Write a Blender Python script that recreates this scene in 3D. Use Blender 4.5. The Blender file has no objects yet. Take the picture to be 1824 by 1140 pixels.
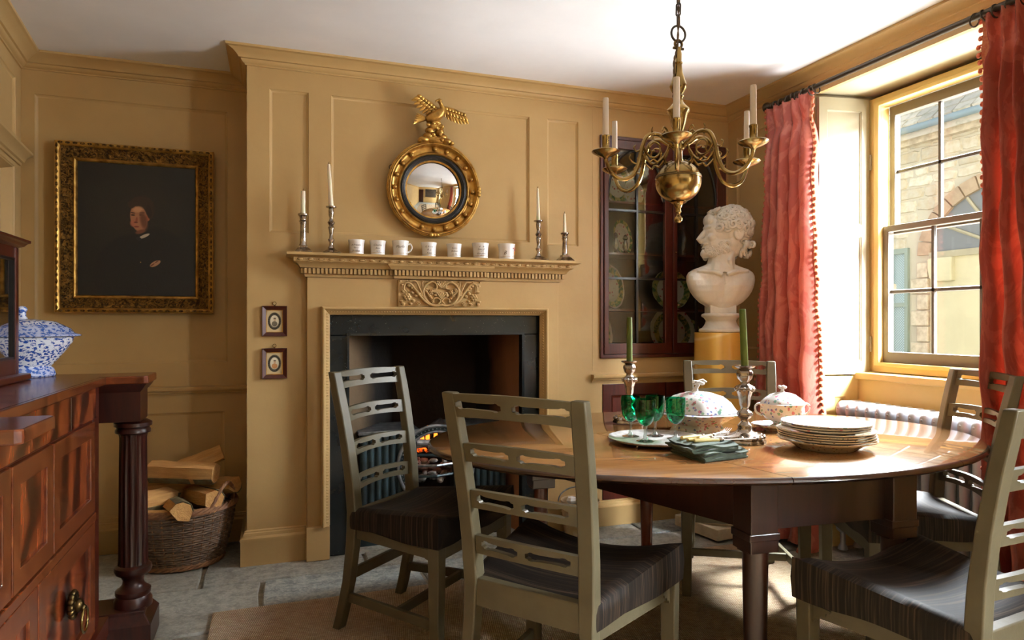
import bpy, bmesh, math, random
from mathutils import Vector, Matrix, noise
random.seed(7)
PI = math.pi
SC = bpy.context.scene
COL = SC.collection
R = math.radians
# ---------------------------------------------------------------- camera
cam_d = bpy.data.cameras.new('camera')
cam_d.sensor_width = 36.0
cam_d.lens = 36.0 * 1200 / 1824
cam_d.shift_y = 5 / 1824
cam_d.clip_start = 0.02
cam = bpy.data.objects.new('camera', cam_d)
cam.location = (0, 0, 1.15)
cam.rotation_euler = (R(90), 0, R(-19.6))
COL.objects.link(cam)
SC.camera = cam
# ---------------------------------------------------------------- sky, lights, exposure
world = bpy.data.worlds.new('overcast_sky')
SC.world = world
world.use_nodes = True
wn = world.node_tree
bg = wn.nodes['Background']
bg.inputs[0].default_value = (0.86, 0.93, 1.0, 1)
bg.inputs[1].default_value = 1.8

def area(name, loc, target, sx, sy, power, col, spread=180):
    d = bpy.data.lights.new(name, 'AREA')
    d.shape = 'RECTANGLE'; d.size = sx; d.size_y = sy; d.energy = power; d.color = col; d.spread = R(spread)
    o = bpy.data.objects.new(name, d)
    o.location = loc
    o.rotation_euler = (Vector(target) - Vector(loc)).to_track_quat('-Z', 'Y').to_euler()
    COL.objects.link(o)
    return o
area('daylight_overhead', (5.4, 2.9, 4.6), (2.7, 2.2, 1.0), 3.0, 2.0, 3600, (0.90, 0.95, 1.0), 100)
area('daylight_open_side', (6.2, 0.3, 2.9), (2.95, 2.2, 1.5), 4.5, 3.4, 900, (0.90, 0.95, 1.0), 100)
area('bounce_from_yard', (4.9, 1.7, 0.0), (2.6, 2.2, 2.3), 2.6, 1.8, 680, (0.92, 0.96, 1.0), 120)
area('fill_added_window', (3.5, -0.85, 1.9), (1.0, 0.6, 1.5), 1.6, 1.6, 900, (0.90, 0.95, 1.0))  # added fill lamp outside the added window, brightens the near room
area('fill_added_window_high', (4.5, -1.9, 3.5), (1.5, 0.5, 0.3), 2.4, 1.6, 4300, (0.92, 0.96, 1.0), 90)  # added fill lamp, aimed down through the same added window at the rug
SC.view_settings.view_transform = 'Standard'
SC.view_settings.look = 'None'
SC.view_settings.gamma = 1.0
SC.view_settings.use_curve_mapping = False
SC.view_settings.exposure = 0.02
SC.cycles.use_denoising = True
SC.cycles.max_bounces = 10
SC.cycles.diffuse_bounces = 5
SC.cycles.transparent_max_bounces = 24
SC.cycles.sample_clamp_indirect = 6.0
SC.cycles.caustics_reflective = False
SC.cycles.caustics_refractive = False

# ---------------------------------------------------------------- materials
def srgb(r, g, b):
    f = lambda c: (c / 12.92) if c <= 0.04045 else ((c + 0.055) / 1.055) ** 2.4
    return (f(r / 255), f(g / 255), f(b / 255), 1)

class NT:
    def __init__(s, name):
        s.m = bpy.data.materials.new(name); s.m.use_nodes = True
        s.t = s.m.node_tree; s.n = s.t.nodes; s.l = s.t.links
        s.b = s.n['Principled BSDF']
        s.tc = s.n.new('ShaderNodeTexCoord')
    def new(s, k, **kw):
        n = s.n.new(k)
        for a, v in kw.items(): setattr(n, a, v)
        return n
    def link(s, a, b): s.l.new(a, b)
    def coords(s, scale=(1, 1, 1), rot=(0, 0, 0), loc=(0, 0, 0)):
        m = s.new('ShaderNodeMapping')
        m.inputs['Scale'].default_value = scale; m.inputs['Rotation'].default_value = rot; m.inputs['Location'].default_value = loc
        s.link(s.tc.outputs['Object'], m.inputs[0]); return m.outputs[0]
    def noise(s, scale, detail=4, vec=None, dist=0, rough=.55):
        n = s.new('ShaderNodeTexNoise')
        n.inputs['Scale'].default_value = scale; n.inputs['Detail'].default_value = detail
        n.inputs['Distortion'].default_value = dist; n.inputs['Roughness'].default_value = rough
        s.link(vec or s.tc.outputs['Object'], n.inputs['Vector']); return n.outputs['Fac']
    def wave(s, scale, vec=None, dist=0, detail=2, dirn='X', dscale=1, kind='BANDS'):
        n = s.new('ShaderNodeTexWave', wave_type=kind)
        if kind == 'BANDS': n.bands_direction = dirn
        n.inputs['Scale'].default_value = scale; n.inputs['Distortion'].default_value = dist
        n.inputs['Detail'].default_value = detail; n.inputs['Detail Scale'].default_value = dscale
        s.link(vec or s.tc.outputs['Object'], n.inputs['Vector']); return n.outputs['Fac']
    def voro(s, scale, vec=None, feature='F1', out='Distance', rand=1):
        n = s.new('ShaderNodeTexVoronoi', feature=feature)
        n.inputs['Scale'].default_value = scale; n.inputs['Randomness'].default_value = rand
        s.link(vec or s.tc.outputs['Object'], n.inputs['Vector']); return n.outputs[out]
    def ramp(s, fac, stops, interp='LINEAR'):
        n = s.new('ShaderNodeValToRGB'); n.color_ramp.interpolation = interp
        e = n.color_ramp.elements
        while len(e) < len(stops): e.new(.5)
        for i, (p, c) in enumerate(stops):
            e[i].position = p
            e[i].color = c if hasattr(c, '__len__') else (c, c, c, 1)
        s.link(fac, n.inputs[0]); return n.outputs[0]
    def mix(s, fac, a, b, mode='MIX'):
        n = s.new('ShaderNodeMix', data_type='RGBA', blend_type=mode)
        for sock, v in ((n.inputs[0], fac), (n.inputs[6], a), (n.inputs[7], b)):
            if isinstance(v, (int, float, tuple)): sock.default_value = v
            else: s.link(v, sock)
        return n.outputs[2]
    def math(s, op, a, b=0.0, clamp=False):
        n = s.new('ShaderNodeMath', operation=op); n.use_clamp = clamp
        for sock, v in ((n.inputs[0], a), (n.inputs[1], b)):
            if isinstance(v, (int, float)): sock.default_value = v
            else: s.link(v, sock)
        return n.outputs[0]
    def sep(s, vec=None):
        n = s.new('ShaderNodeSeparateXYZ'); s.link(vec or s.tc.outputs['Object'], n.inputs[0]); return n.outputs
    def col(s, c):
        if isinstance(c, tuple): s.b.inputs['Base Color'].default_value = c
        else: s.link(c, s.b.inputs['Base Color'])
    def bump(s, h, strength=.3, dist=.01):
        n = s.new('ShaderNodeBump'); n.inputs['Strength'].default_value = strength; n.inputs['Distance'].default_value = dist
        s.link(h, n.inputs['Height']); s.link(n.outputs[0], s.b.inputs['Normal'])
    def set(s, **kw):
        for k, v in kw.items():
            i = s.b.inputs[{'rough': 'Roughness', 'metal': 'Metallic', 'spec': 'Specular IOR Level', 'coat': 'Coat Weight', 'coatr': 'Coat Roughness',
                            'sheen': 'Sheen Weight', 'trans': 'Transmission Weight', 'ior': 'IOR', 'sss': 'Subsurface Weight', 'alpha': 'Alpha'}[k]]
            if isinstance(v, (int, float)): i.default_value = v
            else: s.link(v, i)
        return s

def plain(name, c, rough=.5, metal=0, c2=None, scale=8, bump=0, bscale=60, stretch=None, detail=4, **kw):
    t = NT(name)
    vec = t.coords(stretch) if stretch else None
    if c2: t.col(t.mix(t.ramp(t.noise(scale, detail, vec), [(.35, 0.0), (.65, 1.0)]), c, c2))
    else: t.col(c)
    t.set(rough=rough, metal=metal, **kw)
    if bump: t.bump(t.noise(bscale, 3, vec), bump)
    return t.m

M = {}
M['paint'] = plain('ochre_paint', srgb(188, 157, 105), .45, c2=srgb(181, 149, 98), scale=3, bump=.06, bscale=25, spec=.35)
M['pale'] = plain('pale_cream_paint', srgb(164, 154, 126), .5, c2=srgb(157, 147, 119), scale=3, bump=.05, bscale=25)
M['window_yellow'] = plain('yellow_cream_paint', srgb(226, 200, 130), .5, c2=srgb(220, 192, 122), scale=4, bump=.05, bscale=25)
M['ceiling'] = plain('white_plaster', srgb(236, 234, 234), .9, c2=srgb(228, 226, 226), scale=2.2, bump=.25, bscale=5)
M['sash'] = plain('taupe_sash_paint', srgb(92, 82, 68), .5)
M['sash_bar'] = plain('dark_glazing_bar_paint', srgb(66, 58, 48), .55)
M['sash_light'] = plain('weathered_sash_edge', srgb(215, 212, 218), .4)
t = NT('mahogany'); v = t.coords((1, 1, 5), (0, 0, 0))
t.col(t.mix(t.noise(5, 6, t.coords((9, 9, .8)), 1.5), srgb(38, 13, 9), srgb(92, 34, 20))); t.set(rough=.28, coat=.3, coatr=.15); M['mahogany'] = t.m
t = NT('flame_mahogany')
g = t.wave(2.2, t.coords((1, 1.0, 1.0), (R(20), 0, 0)), 9.0, 4, 'Y', 1.3); g2 = t.noise(34, 5, t.coords((1, 2.5, .35)), .5)
c = t.ramp(g, [(.1, srgb(44, 14, 8)), (.45, srgb(98, 36, 16)), (.9, srgb(158, 76, 36))])
t.col(t.mix(t.ramp(g2, [(.38, 0.0), (.62, .75)]), c, srgb(58, 20, 10))); t.set(rough=.24, coat=.35, coatr=.1); M['flame'] = t.m
t = NT('crossbanded_mahogany')
t.col(t.ramp(t.noise(16, 4, t.coords((.6, 3, 1.2)), .6), [(.3, srgb(70, 28, 13)), (.55, srgb(106, 50, 24)), (.75, srgb(144, 80, 40))])); t.set(rough=.25, coat=.4, coatr=.12); M['banding'] = t.m
t = NT('tabletop_mahogany')
g = t.noise(2.4, 7, t.coords((1.0, 10, 4)), .8); g2 = t.noise(14, 5, t.coords((.6, 9, 4)))
t.col(t.mix(g2, t.ramp(g, [(.25, srgb(104, 68, 36)), (.55, srgb(146, 104, 60)), (.8, srgb(170, 128, 80))]), srgb(120, 80, 44)))
t.set(rough=.16, coat=1.0, coatr=.045, spec=.6); t.bump(g2, .02, .002); M['tabletop'] = t.m
t = NT('dark_table_wood')
t.col(t.mix(t.noise(5, 5, t.coords((8, 8, .8)), .8), srgb(26, 13, 9), srgb(58, 30, 20))); t.set(rough=.3, coat=.2); M['darkwood'] = t.m
t = NT('walnut_leg'); t.col(t.mix(t.noise(5, 5, t.coords((8, 8, .6)), .8), srgb(70, 30, 18), srgb(124, 62, 36))); t.set(rough=.25, coat=.3); M['leg'] = t.m
M['chair'] = plain('olive_chair_paint', srgb(88, 82, 63), .42, c2=srgb(78, 72, 54), scale=9, bump=.06, bscale=40, spec=.4)
t = NT('striped_horsehair')
s1 = t.noise(150, 3, t.coords((.02, 1, .02))); s2 = t.noise(16, 2, t.coords((.02, 1, .02)))
t.col(t.mix(s2, t.ramp(s1, [(.36, srgb(15, 12, 11)), (.5, srgb(33, 26, 22)), (.66, srgb(86, 70, 56))]), srgb(24, 20, 17)))
t.set(rough=.6, spec=.18); t.bump(t.noise(120, 2, t.coords((.05, 1, .05))), .12, .003); M['seat'] = t.m
t = NT('black_fossil_marble')
w = t.ramp(t.voro(75), [(0.0, 1.0), (.16, .0)]); n2 = t.noise(9, 5)
t.col(t.mix(t.math('MULTIPLY', w, t.ramp(n2, [(.5, 0.0), (.7, .8)])), t.mix(t.noise(5, 6), srgb(15, 19, 21), srgb(36, 44, 48)), srgb(190, 200, 200)))
t.set(rough=.22); M['slip'] = t.m
t = NT('sooty_firebrick'); z = t.sep()[2]
t.col(t.mix(t.noise(4, 5), srgb(14, 10, 9), srgb(44, 32, 26))); t.set(rough=.95); t.bump(t.noise(30, 4), .3); M['soot'] = t.m
t = NT('ochre_firebrick')
t.col(t.mix(t.noise(3.5, 6, t.coords((1, 1, .5))), srgb(60, 34, 20), srgb(172, 108, 66))); t.set(rough=.95); t.bump(t.noise(30, 4), .3); M['firebrick'] = t.m
t = NT('sandy_firebrick')
t.col(t.mix(t.noise(3, 6), srgb(52, 42, 32), srgb(128, 104, 78))); t.set(rough=.95); t.bump(t.noise(30, 4), .3); M['sandbrick'] = t.m
M['iron'] = plain('teal_black_cast_iron', srgb(52, 72, 78), .42, .3, c2=srgb(32, 44, 48), scale=12, bump=.1, bscale=50)
M['ironlight'] = plain('polished_iron', srgb(150, 154, 158), .35, .7, c2=srgb(80, 84, 88), scale=20)
M['ash'] = plain('grey_ash', srgb(190, 184, 178), .95, c2=srgb(70, 62, 58), scale=16, bump=.6, bscale=30)
t = NT('embers')
e = t.ramp(t.noise(18, 4), [(.45, srgb(20, 8, 5)), (.6, srgb(255, 90, 15)), (.75, srgb(255, 170, 60))])
t.col(srgb(24, 14, 10)); t.link(e, t.b.inputs['Emission Color']); t.b.inputs['Emission Strength'].default_value = 2.2; M['ember'] = t.m
t = NT('flame_light'); t.col(srgb(255, 120, 30)); t.b.inputs['Emission Color'].default_value = srgb(255, 130, 40); t.b.inputs['Emission Strength'].default_value = 3.0; M['fire'] = t.m
t = NT('flagstone')
pos = t.new('ShaderNodeNewGeometry').outputs['Position']
n1 = t.noise(2.2, 6, pos); n2 = t.noise(20, 8, pos, 0, .7); n3 = t.noise(70, 4, pos)
oi = t.new('ShaderNodeObjectInfo').outputs['Random']
c = t.mix(n1, srgb(134, 141, 140), srgb(184, 184, 176)); c = t.mix(t.ramp(n2, [(.40, 0.0), (.60, 1.0)]), c, srgb(112, 119, 118))
c = t.mix(t.ramp(n3, [(.52, 0.0), (.70, .7)]), c, srgb(196, 192, 178)); c = t.mix(t.math('MULTIPLY', oi, .45), c, srgb(170, 160, 138))
t.col(c); t.set(rough=t.ramp(n2, [(.3, .38), (.7, .62)]), spec=.5); t.bump(t.math('ADD', n2, t.math('MULTIPLY', n3, .4)), .55, .012); M['flag'] = t.m
M['mortar'] = plain('lime_mortar', srgb(120, 112, 96), .95, c2=srgb(150, 140, 120), scale=20, bump=.5, bscale=50)
t = NT('sisal_weave')
u = t.wave(42, t.coords((1, 1, 1), (0, 0, R(12))), 1.2, 2, 'X', 2); w2 = t.wave(30, t.coords((1, 1, 1), (0, 0, R(12))), 2.0, 2, 'Y', 3)
n1 = t.noise(30, 4); h = t.math('MULTIPLY', u, w2)
c = t.mix(t.ramp(h, [(.0, 0.0), (.28, 1.0)]), srgb(170, 138, 96), srgb(236, 216, 178)); c = t.mix(t.ramp(n1, [(.45, 0.0), (.75, .7)]), c, srgb(176, 134, 90))
c = t.mix(t.ramp(t.noise(1.1, 2), [(.4, 0.0), (.7, .35)]), c, srgb(150, 116, 78))
t.col(c); t.set(rough=.95, sheen=.2); t.bump(h, .9, .02); M['sisal'] = t.m
t = NT('antique_gold')
n1 = t.noise(26, 5); c = t.mix(t.ramp(n1, [(.4, 0.0), (.7, 1.0)]), srgb(206, 162, 84), srgb(140, 100, 48))
t.col(c); t.set(rough=.34, metal=.85); t.bump(n1, .15); M['gold'] = t.m
t = NT('gilt_frame_ornament')
vv = t.voro(38); ww = t.noise(48, 5, None, 2)
c = t.mix(t.ramp(ww, [(.4, 0.0), (.62, 1.0)]), srgb(62, 42, 20), srgb(160, 118, 54)); t.col(c); t.set(rough=.4, metal=.7); t.bump(t.math('ADD', t.math('MULTIPLY', vv, .8), ww), .9, .02); M['giltorn'] = t.m
M['darkmahogany'] = plain('dark_mahogany', srgb(40, 15, 11), .3, c2=srgb(58, 22, 15), scale=9, stretch=(6, 6, .8))
M['tableedge_shade'] = plain('shade_toned_moulded_edge', srgb(62, 36, 21), .22, c2=srgb(46, 26, 16), scale=10, coat=.5)  # shade on the table's rim put into a darker wood colour
M['ebony'] = plain('ebonised_wood', srgb(16, 15, 16), .3)
M['mirror'] = plain('convex_mirror_glass', (.82, .82, .80, 1), .02, 1)
M['silver'] = plain('tarnished_silver', srgb(196, 186, 174), .2, 1, c2=srgb(120, 108, 98), scale=24, bump=.12, bscale=45)
M['silverb'] = plain('bright_silver', srgb(240, 239, 236), .3, .55, c2=srgb(190, 184, 178), scale=30)
M['brass'] = plain('aged_brass', srgb(176, 150, 96), .22, 1, c2=srgb(120, 98, 56), scale=10, bump=.03, bscale=30)
M['brassd'] = plain('dark_brass', srgb(120, 98, 60), .3, 1, c2=srgb(70, 56, 36), scale=14)
M['bronze'] = plain('dark_bronze', srgb(70, 62, 52), .42, .6)
M['wax'] = plain('ivory_wax', srgb(236, 224, 196), .4, sss=.15)
M['sleeve'] = plain('candle_sleeve', srgb(214, 200, 182), .5)
M['greenwax'] = plain('olive_green_wax', srgb(88, 104, 34), .38, c2=srgb(74, 90, 28), scale=12, sss=.1)
M['wick'] = plain('wick', srgb(30, 26, 22), .9)
M['porcelain'] = plain('white_porcelain', srgb(236, 232, 226), .12, coat=.3)
M['ink'] = plain('brown_script_ink', srgb(84, 64, 46), .5)
M['redink'] = plain('red_enamel', srgb(196, 50, 60), .4)
M['orangeink'] = plain('orange_enamel', srgb(226, 150, 50), .4)
def china(name, base, cols, scale, thr=.32, rim=None):
    t = NT(name); c = base
    for k, cc in enumerate(cols):
        vec = t.coords((1, 1, 1), (.3 * k, .7 * k, 1.1 * k), (.37 * k, .11 * k, .53 * k))
        f = t.ramp(t.math('ADD', t.voro(scale * (1 + .23 * k), vec), t.math('MULTIPLY', t.noise(scale * 3, 2, vec), .35)), [(thr, 1.0), (thr + .04, 0.0)])
        c = t.mix(t.math('MULTIPLY', f, .82), c, cc)
    t.col(c); t.set(rough=.1, coat=.4); return t.m
M['floral'] = china('floral_china', srgb(228, 230, 230), [srgb(60, 140, 120), srgb(190, 70, 110), srgb(110, 160, 120), srgb(70, 90, 170), srgb(200, 120, 130)], 25, .37)
M['floralrim'] = china('floral_plate_rim', srgb(226, 222, 212), [srgb(190, 90, 110), srgb(90, 140, 120), srgb(120, 90, 60)], 40, .3)
t = NT('blue_willow_transfer')
zz = t.sep()[2]; n1 = t.noise(52, 6, t.coords((1, 1, 1.5)), 2.0); v1 = t.voro(70, t.coords((1, 1, 1.5)))
f = t.ramp(t.math('ADD', n1, t.math('MULTIPLY', v1, .45)), [(.66, 1.0), (.74, 0.0)])
band = t.ramp(t.math('MULTIPLY', zz, 4.0), [(.0, .7), (.13, .6), (.16, .0), (.58, .0), (.60, .72), (.76, .62), (.78, .12), (1.0, .3)], 'LINEAR')
c = t.mix(f, srgb(232, 236, 244), srgb(44, 84, 168)); c = t.mix(t.math('MULTIPLY', band, .75), c, srgb(66, 108, 186)); t.col(c); t.set(rough=.1, coat=.4); M['willow'] = t.m
t = NT('green_border_plate')
xyz = t.sep(); rr = t.math('SQRT', t.math('ADD', t.math('MULTIPLY', xyz[0], xyz[0]), t.math('MULTIPLY', xyz[1], xyz[1])))
rim = t.ramp(t.math('MULTIPLY', rr, 5), [(.0, 0.0), (.44, 0.0), (.46, 1.0), (.62, 1.0), (.64, .0)])
sp = t.ramp(t.math('ADD', t.voro(30), t.math('MULTIPLY', t.noise(60, 2), .4)), [(.36, 1.0), (.42, 0.0)])
c = t.mix(sp, srgb(222, 222, 212), srgb(170, 70, 80)); c = t.mix(rim, c, t.mix(t.ramp(t.noise(40, 3), [(.45, 0.0), (.55, 1.0)]), srgb(52, 112, 60), srgb(196, 190, 120)))
t.col(c); t.set(rough=.12, coat=.3); M['greenplate'] = t.m

def glass(name, tint, refl=1.0, rough=0.0):
    t = NT(name); t.n.remove(t.b)
    tr = t.new('ShaderNodeBsdfTransparent'); tr.inputs[0].default_value = tint
    gl = t.new('ShaderNodeBsdfGlossy'); gl.inputs['Roughness'].default_value = rough
    lw = t.new('ShaderNodeLayerWeight'); lw.inputs[0].default_value = .5
    fr = t.math('ADD', t.math('MULTIPLY', t.math('POWER', lw.outputs['Facing'], 5.0), .9), .045)
    mx = t.new('ShaderNodeMixShader')
    t.link(t.math('MULTIPLY', fr, refl, True), mx.inputs[0]); t.link(tr.outputs[0], mx.inputs[1]); t.link(gl.outputs[0], mx.inputs[2])
    t.link(mx.outputs[0], t.n['Material Output'].inputs[0]); return t.m
M['pane'] = glass('window_glass', (.97, .98, .98, 1), .6)
M['cupglass'] = glass('cupboard_glass', (.92, .94, .92, 1), 1.7, .01)
M['clear'] = glass('clear_glass', (.82, .86, .85, 1), 4.0, .03)
M['green'] = glass('emerald_glass', (.16, .72, .52, 1), 1.3)
M['cutglass'] = glass('cut_glass', (.72, .76, .76, 1), 2.0, .05)
t = NT('white_marble')
n1 = t.noise(5, 6, None, 1); c = t.mix(t.ramp(n1, [(.4, 0.0), (.7, 1.0)]), srgb(228, 225, 216), srgb(198, 193, 182)); t.col(c); t.set(rough=.5); t.bump(t.noise(45, 4), .12); M['marble'] = t.m
t = NT('sienna_marble')
n1 = t.noise(2.5, 6, None, 1.5); vn = t.ramp(t.voro(2.1, t.coords((1, 1, .8), (.4, .9, .2)), 'DISTANCE_TO_EDGE'), [(0.0, 1.0), (.02, 0.0)])
c = t.mix(n1, srgb(214, 162, 66), srgb(236, 196, 104)); c = t.mix(t.math('MULTIPLY', vn, .6), c, srgb(246, 226, 160)); t.col(c); t.set(rough=.22); M['sienna'] = t.m
M['stonebase'] = plain('pale_stone', srgb(206, 192, 164), .7, c2=srgb(176, 160, 134), scale=12, bump=.2)
t = NT('coral_damask')
d = t.ramp(t.noise(7, 4, t.coords((1, 1, .7)), 2.5), [(.47, 0.0), (.53, 1.0)])
c = t.mix(d, srgb(174, 84, 70), srgb(198, 114, 98)); t.col(c); t.set(rough=t.ramp(d, [(0, .5), (1, .36)]), sheen=.3)
t.bump(t.noise(34, 4, t.coords((1, 1, .35))), .22, .012)
tl = t.new('ShaderNodeBsdfTranslucent'); tl.inputs[0].default_value = srgb(236, 130, 100); mx = t.new('ShaderNodeMixShader'); mx.inputs[0].default_value = .22
t.link(t.b.outputs[0], mx.inputs[1]); t.link(tl.outputs[0], mx.inputs[2]); t.link(mx.outputs[0], t.n['Material Output'].inputs[0]); M['damask'] = t.m
M['fringe'] = plain('coral_fringe', srgb(186, 82, 58), .8, c2=srgb(206, 122, 86), scale=60)
M['braid'] = plain('pale_braid', srgb(206, 150, 108), .8, c2=srgb(190, 100, 70), scale=90)
M['radiator'] = plain('pewter_radiator_paint', srgb(186, 186, 192), .34, .2)
M['wicker'] = plain('willow_wicker', srgb(122, 96, 72), .65, c2=srgb(84, 66, 52), scale=30)
M['wickerb'] = plain('brown_wicker', srgb(150, 104, 66), .6, c2=srgb(112, 74, 46), scale=40)
t = NT('split_firewood'); t.col(t.mix(t.noise(7, 6, t.coords((1, 9, 9))), srgb(158, 106, 54), srgb(228, 178, 108))); t.set(rough=.8); t.bump(t.noise(20, 4, t.coords((1, 8, 8))), .5); M['logwood'] = t.m
M['bark'] = plain('bark', srgb(84, 64, 44), .9, c2=srgb(120, 116, 84), scale=14, bump=.7, bscale=24)
M['linen'] = plain('green_linen', srgb(66, 84, 68), .85, c2=srgb(52, 68, 55), scale=40, bump=.15, bscale=120, sheen=.2)
M['ivory'] = plain('ivory_handle', srgb(226, 206, 140), .35)
M['cream_stone'] = None
t = NT('limestone_rubble')
pos = t.new('ShaderNodeNewGeometry').outputs['Position']; oi = t.new('ShaderNodeObjectInfo').outputs['Random']
c = t.mix(oi, srgb(216, 207, 184), srgb(176, 166, 144)); c = t.mix(t.ramp(t.noise(9, 5, pos), [(.4, 0.0), (.7, .7)]), c, srgb(178, 158, 124)); t.col(c); t.set(rough=.95); t.bump(t.noise(18, 5, pos), .5, .03); M['rubble'] = t.m
M['housemortar'] = plain('pale_lime_joint', srgb(186, 176, 154), .95, bump=.3)
M['render'] = plain('cream_render', srgb(206, 196, 160), .95, c2=srgb(194, 184, 150), scale=2)
t = NT('stone_slate')
oi = t.new('ShaderNodeObjectInfo').outputs['Random']; pos = t.new('ShaderNodeNewGeometry').outputs['Position']
c = t.mix(oi, srgb(150, 146, 136), srgb(196, 186, 168)); c = t.mix(t.ramp(t.noise(8, 5, pos), [(.5, 0.0), (.7, .7)]), c, srgb(124, 126, 104)); t.col(c); t.set(rough=.95); M['slate'] = t.m
M['gutter'] = plain('slate_blue_gutter', srgb(116, 132, 138), .5)
M['extgreen'] = plain('sage_window_paint', srgb(128, 140, 128), .5)
M['extdoor'] = plain('grey_green_door', srgb(132, 140, 130), .5, c2=srgb(118, 128, 120), scale=6)
t = NT('leaded_glass')
d1 = t.wave(11, t.coords((1, 1, 1), (R(45), 0, 0)), 0, 0, 'Y'); d2 = t.wave(11, t.coords((1, 1, 1), (R(-45), 0, 0)), 0, 0, 'Y')
t.col(t.mix(t.ramp(t.math('MINIMUM', d1, d2), [(.08, 0.0), (.2, 1.0)]), srgb(90, 100, 100), srgb(176, 198, 200))); t.set(rough=.15); M['leaded'] = t.m
M['darkglass'] = plain('dark_pane', srgb(110, 112, 112), .3)
M['paving'] = plain('courtyard_paving', srgb(150, 146, 136), .9, c2=srgb(126, 122, 112), scale=3)
M['ext_red'] = plain('brick_arch', srgb(172, 150, 122), .95, c2=srgb(150, 128, 104), scale=8)
# ---------------------------------------------------------------- geometry helpers
def frames(pts, closed, up):
    n = len(pts); out = []
    for i in range(n):
        a = pts[(i - 1) % n] if (closed or i > 0) else pts[0]
        b = pts[(i + 1) % n] if (closed or i < n - 1) else pts[-1]
        t1 = (pts[i] - a); t2 = (b - pts[i])
        if t1.length < 1e-9: t1 = t2
        if t2.length < 1e-9: t2 = t1
        t1 = t1.normalized(); t2 = t2.normalized()
        t = (t1 + t2)
        t = t.normalized() if t.length > 1e-6 else t1
        k = 1 / max(.35, math.sqrt(max(0, (1 + t1.dot(t2)) / 2)))
        out.append((t, k))
    return out

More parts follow.
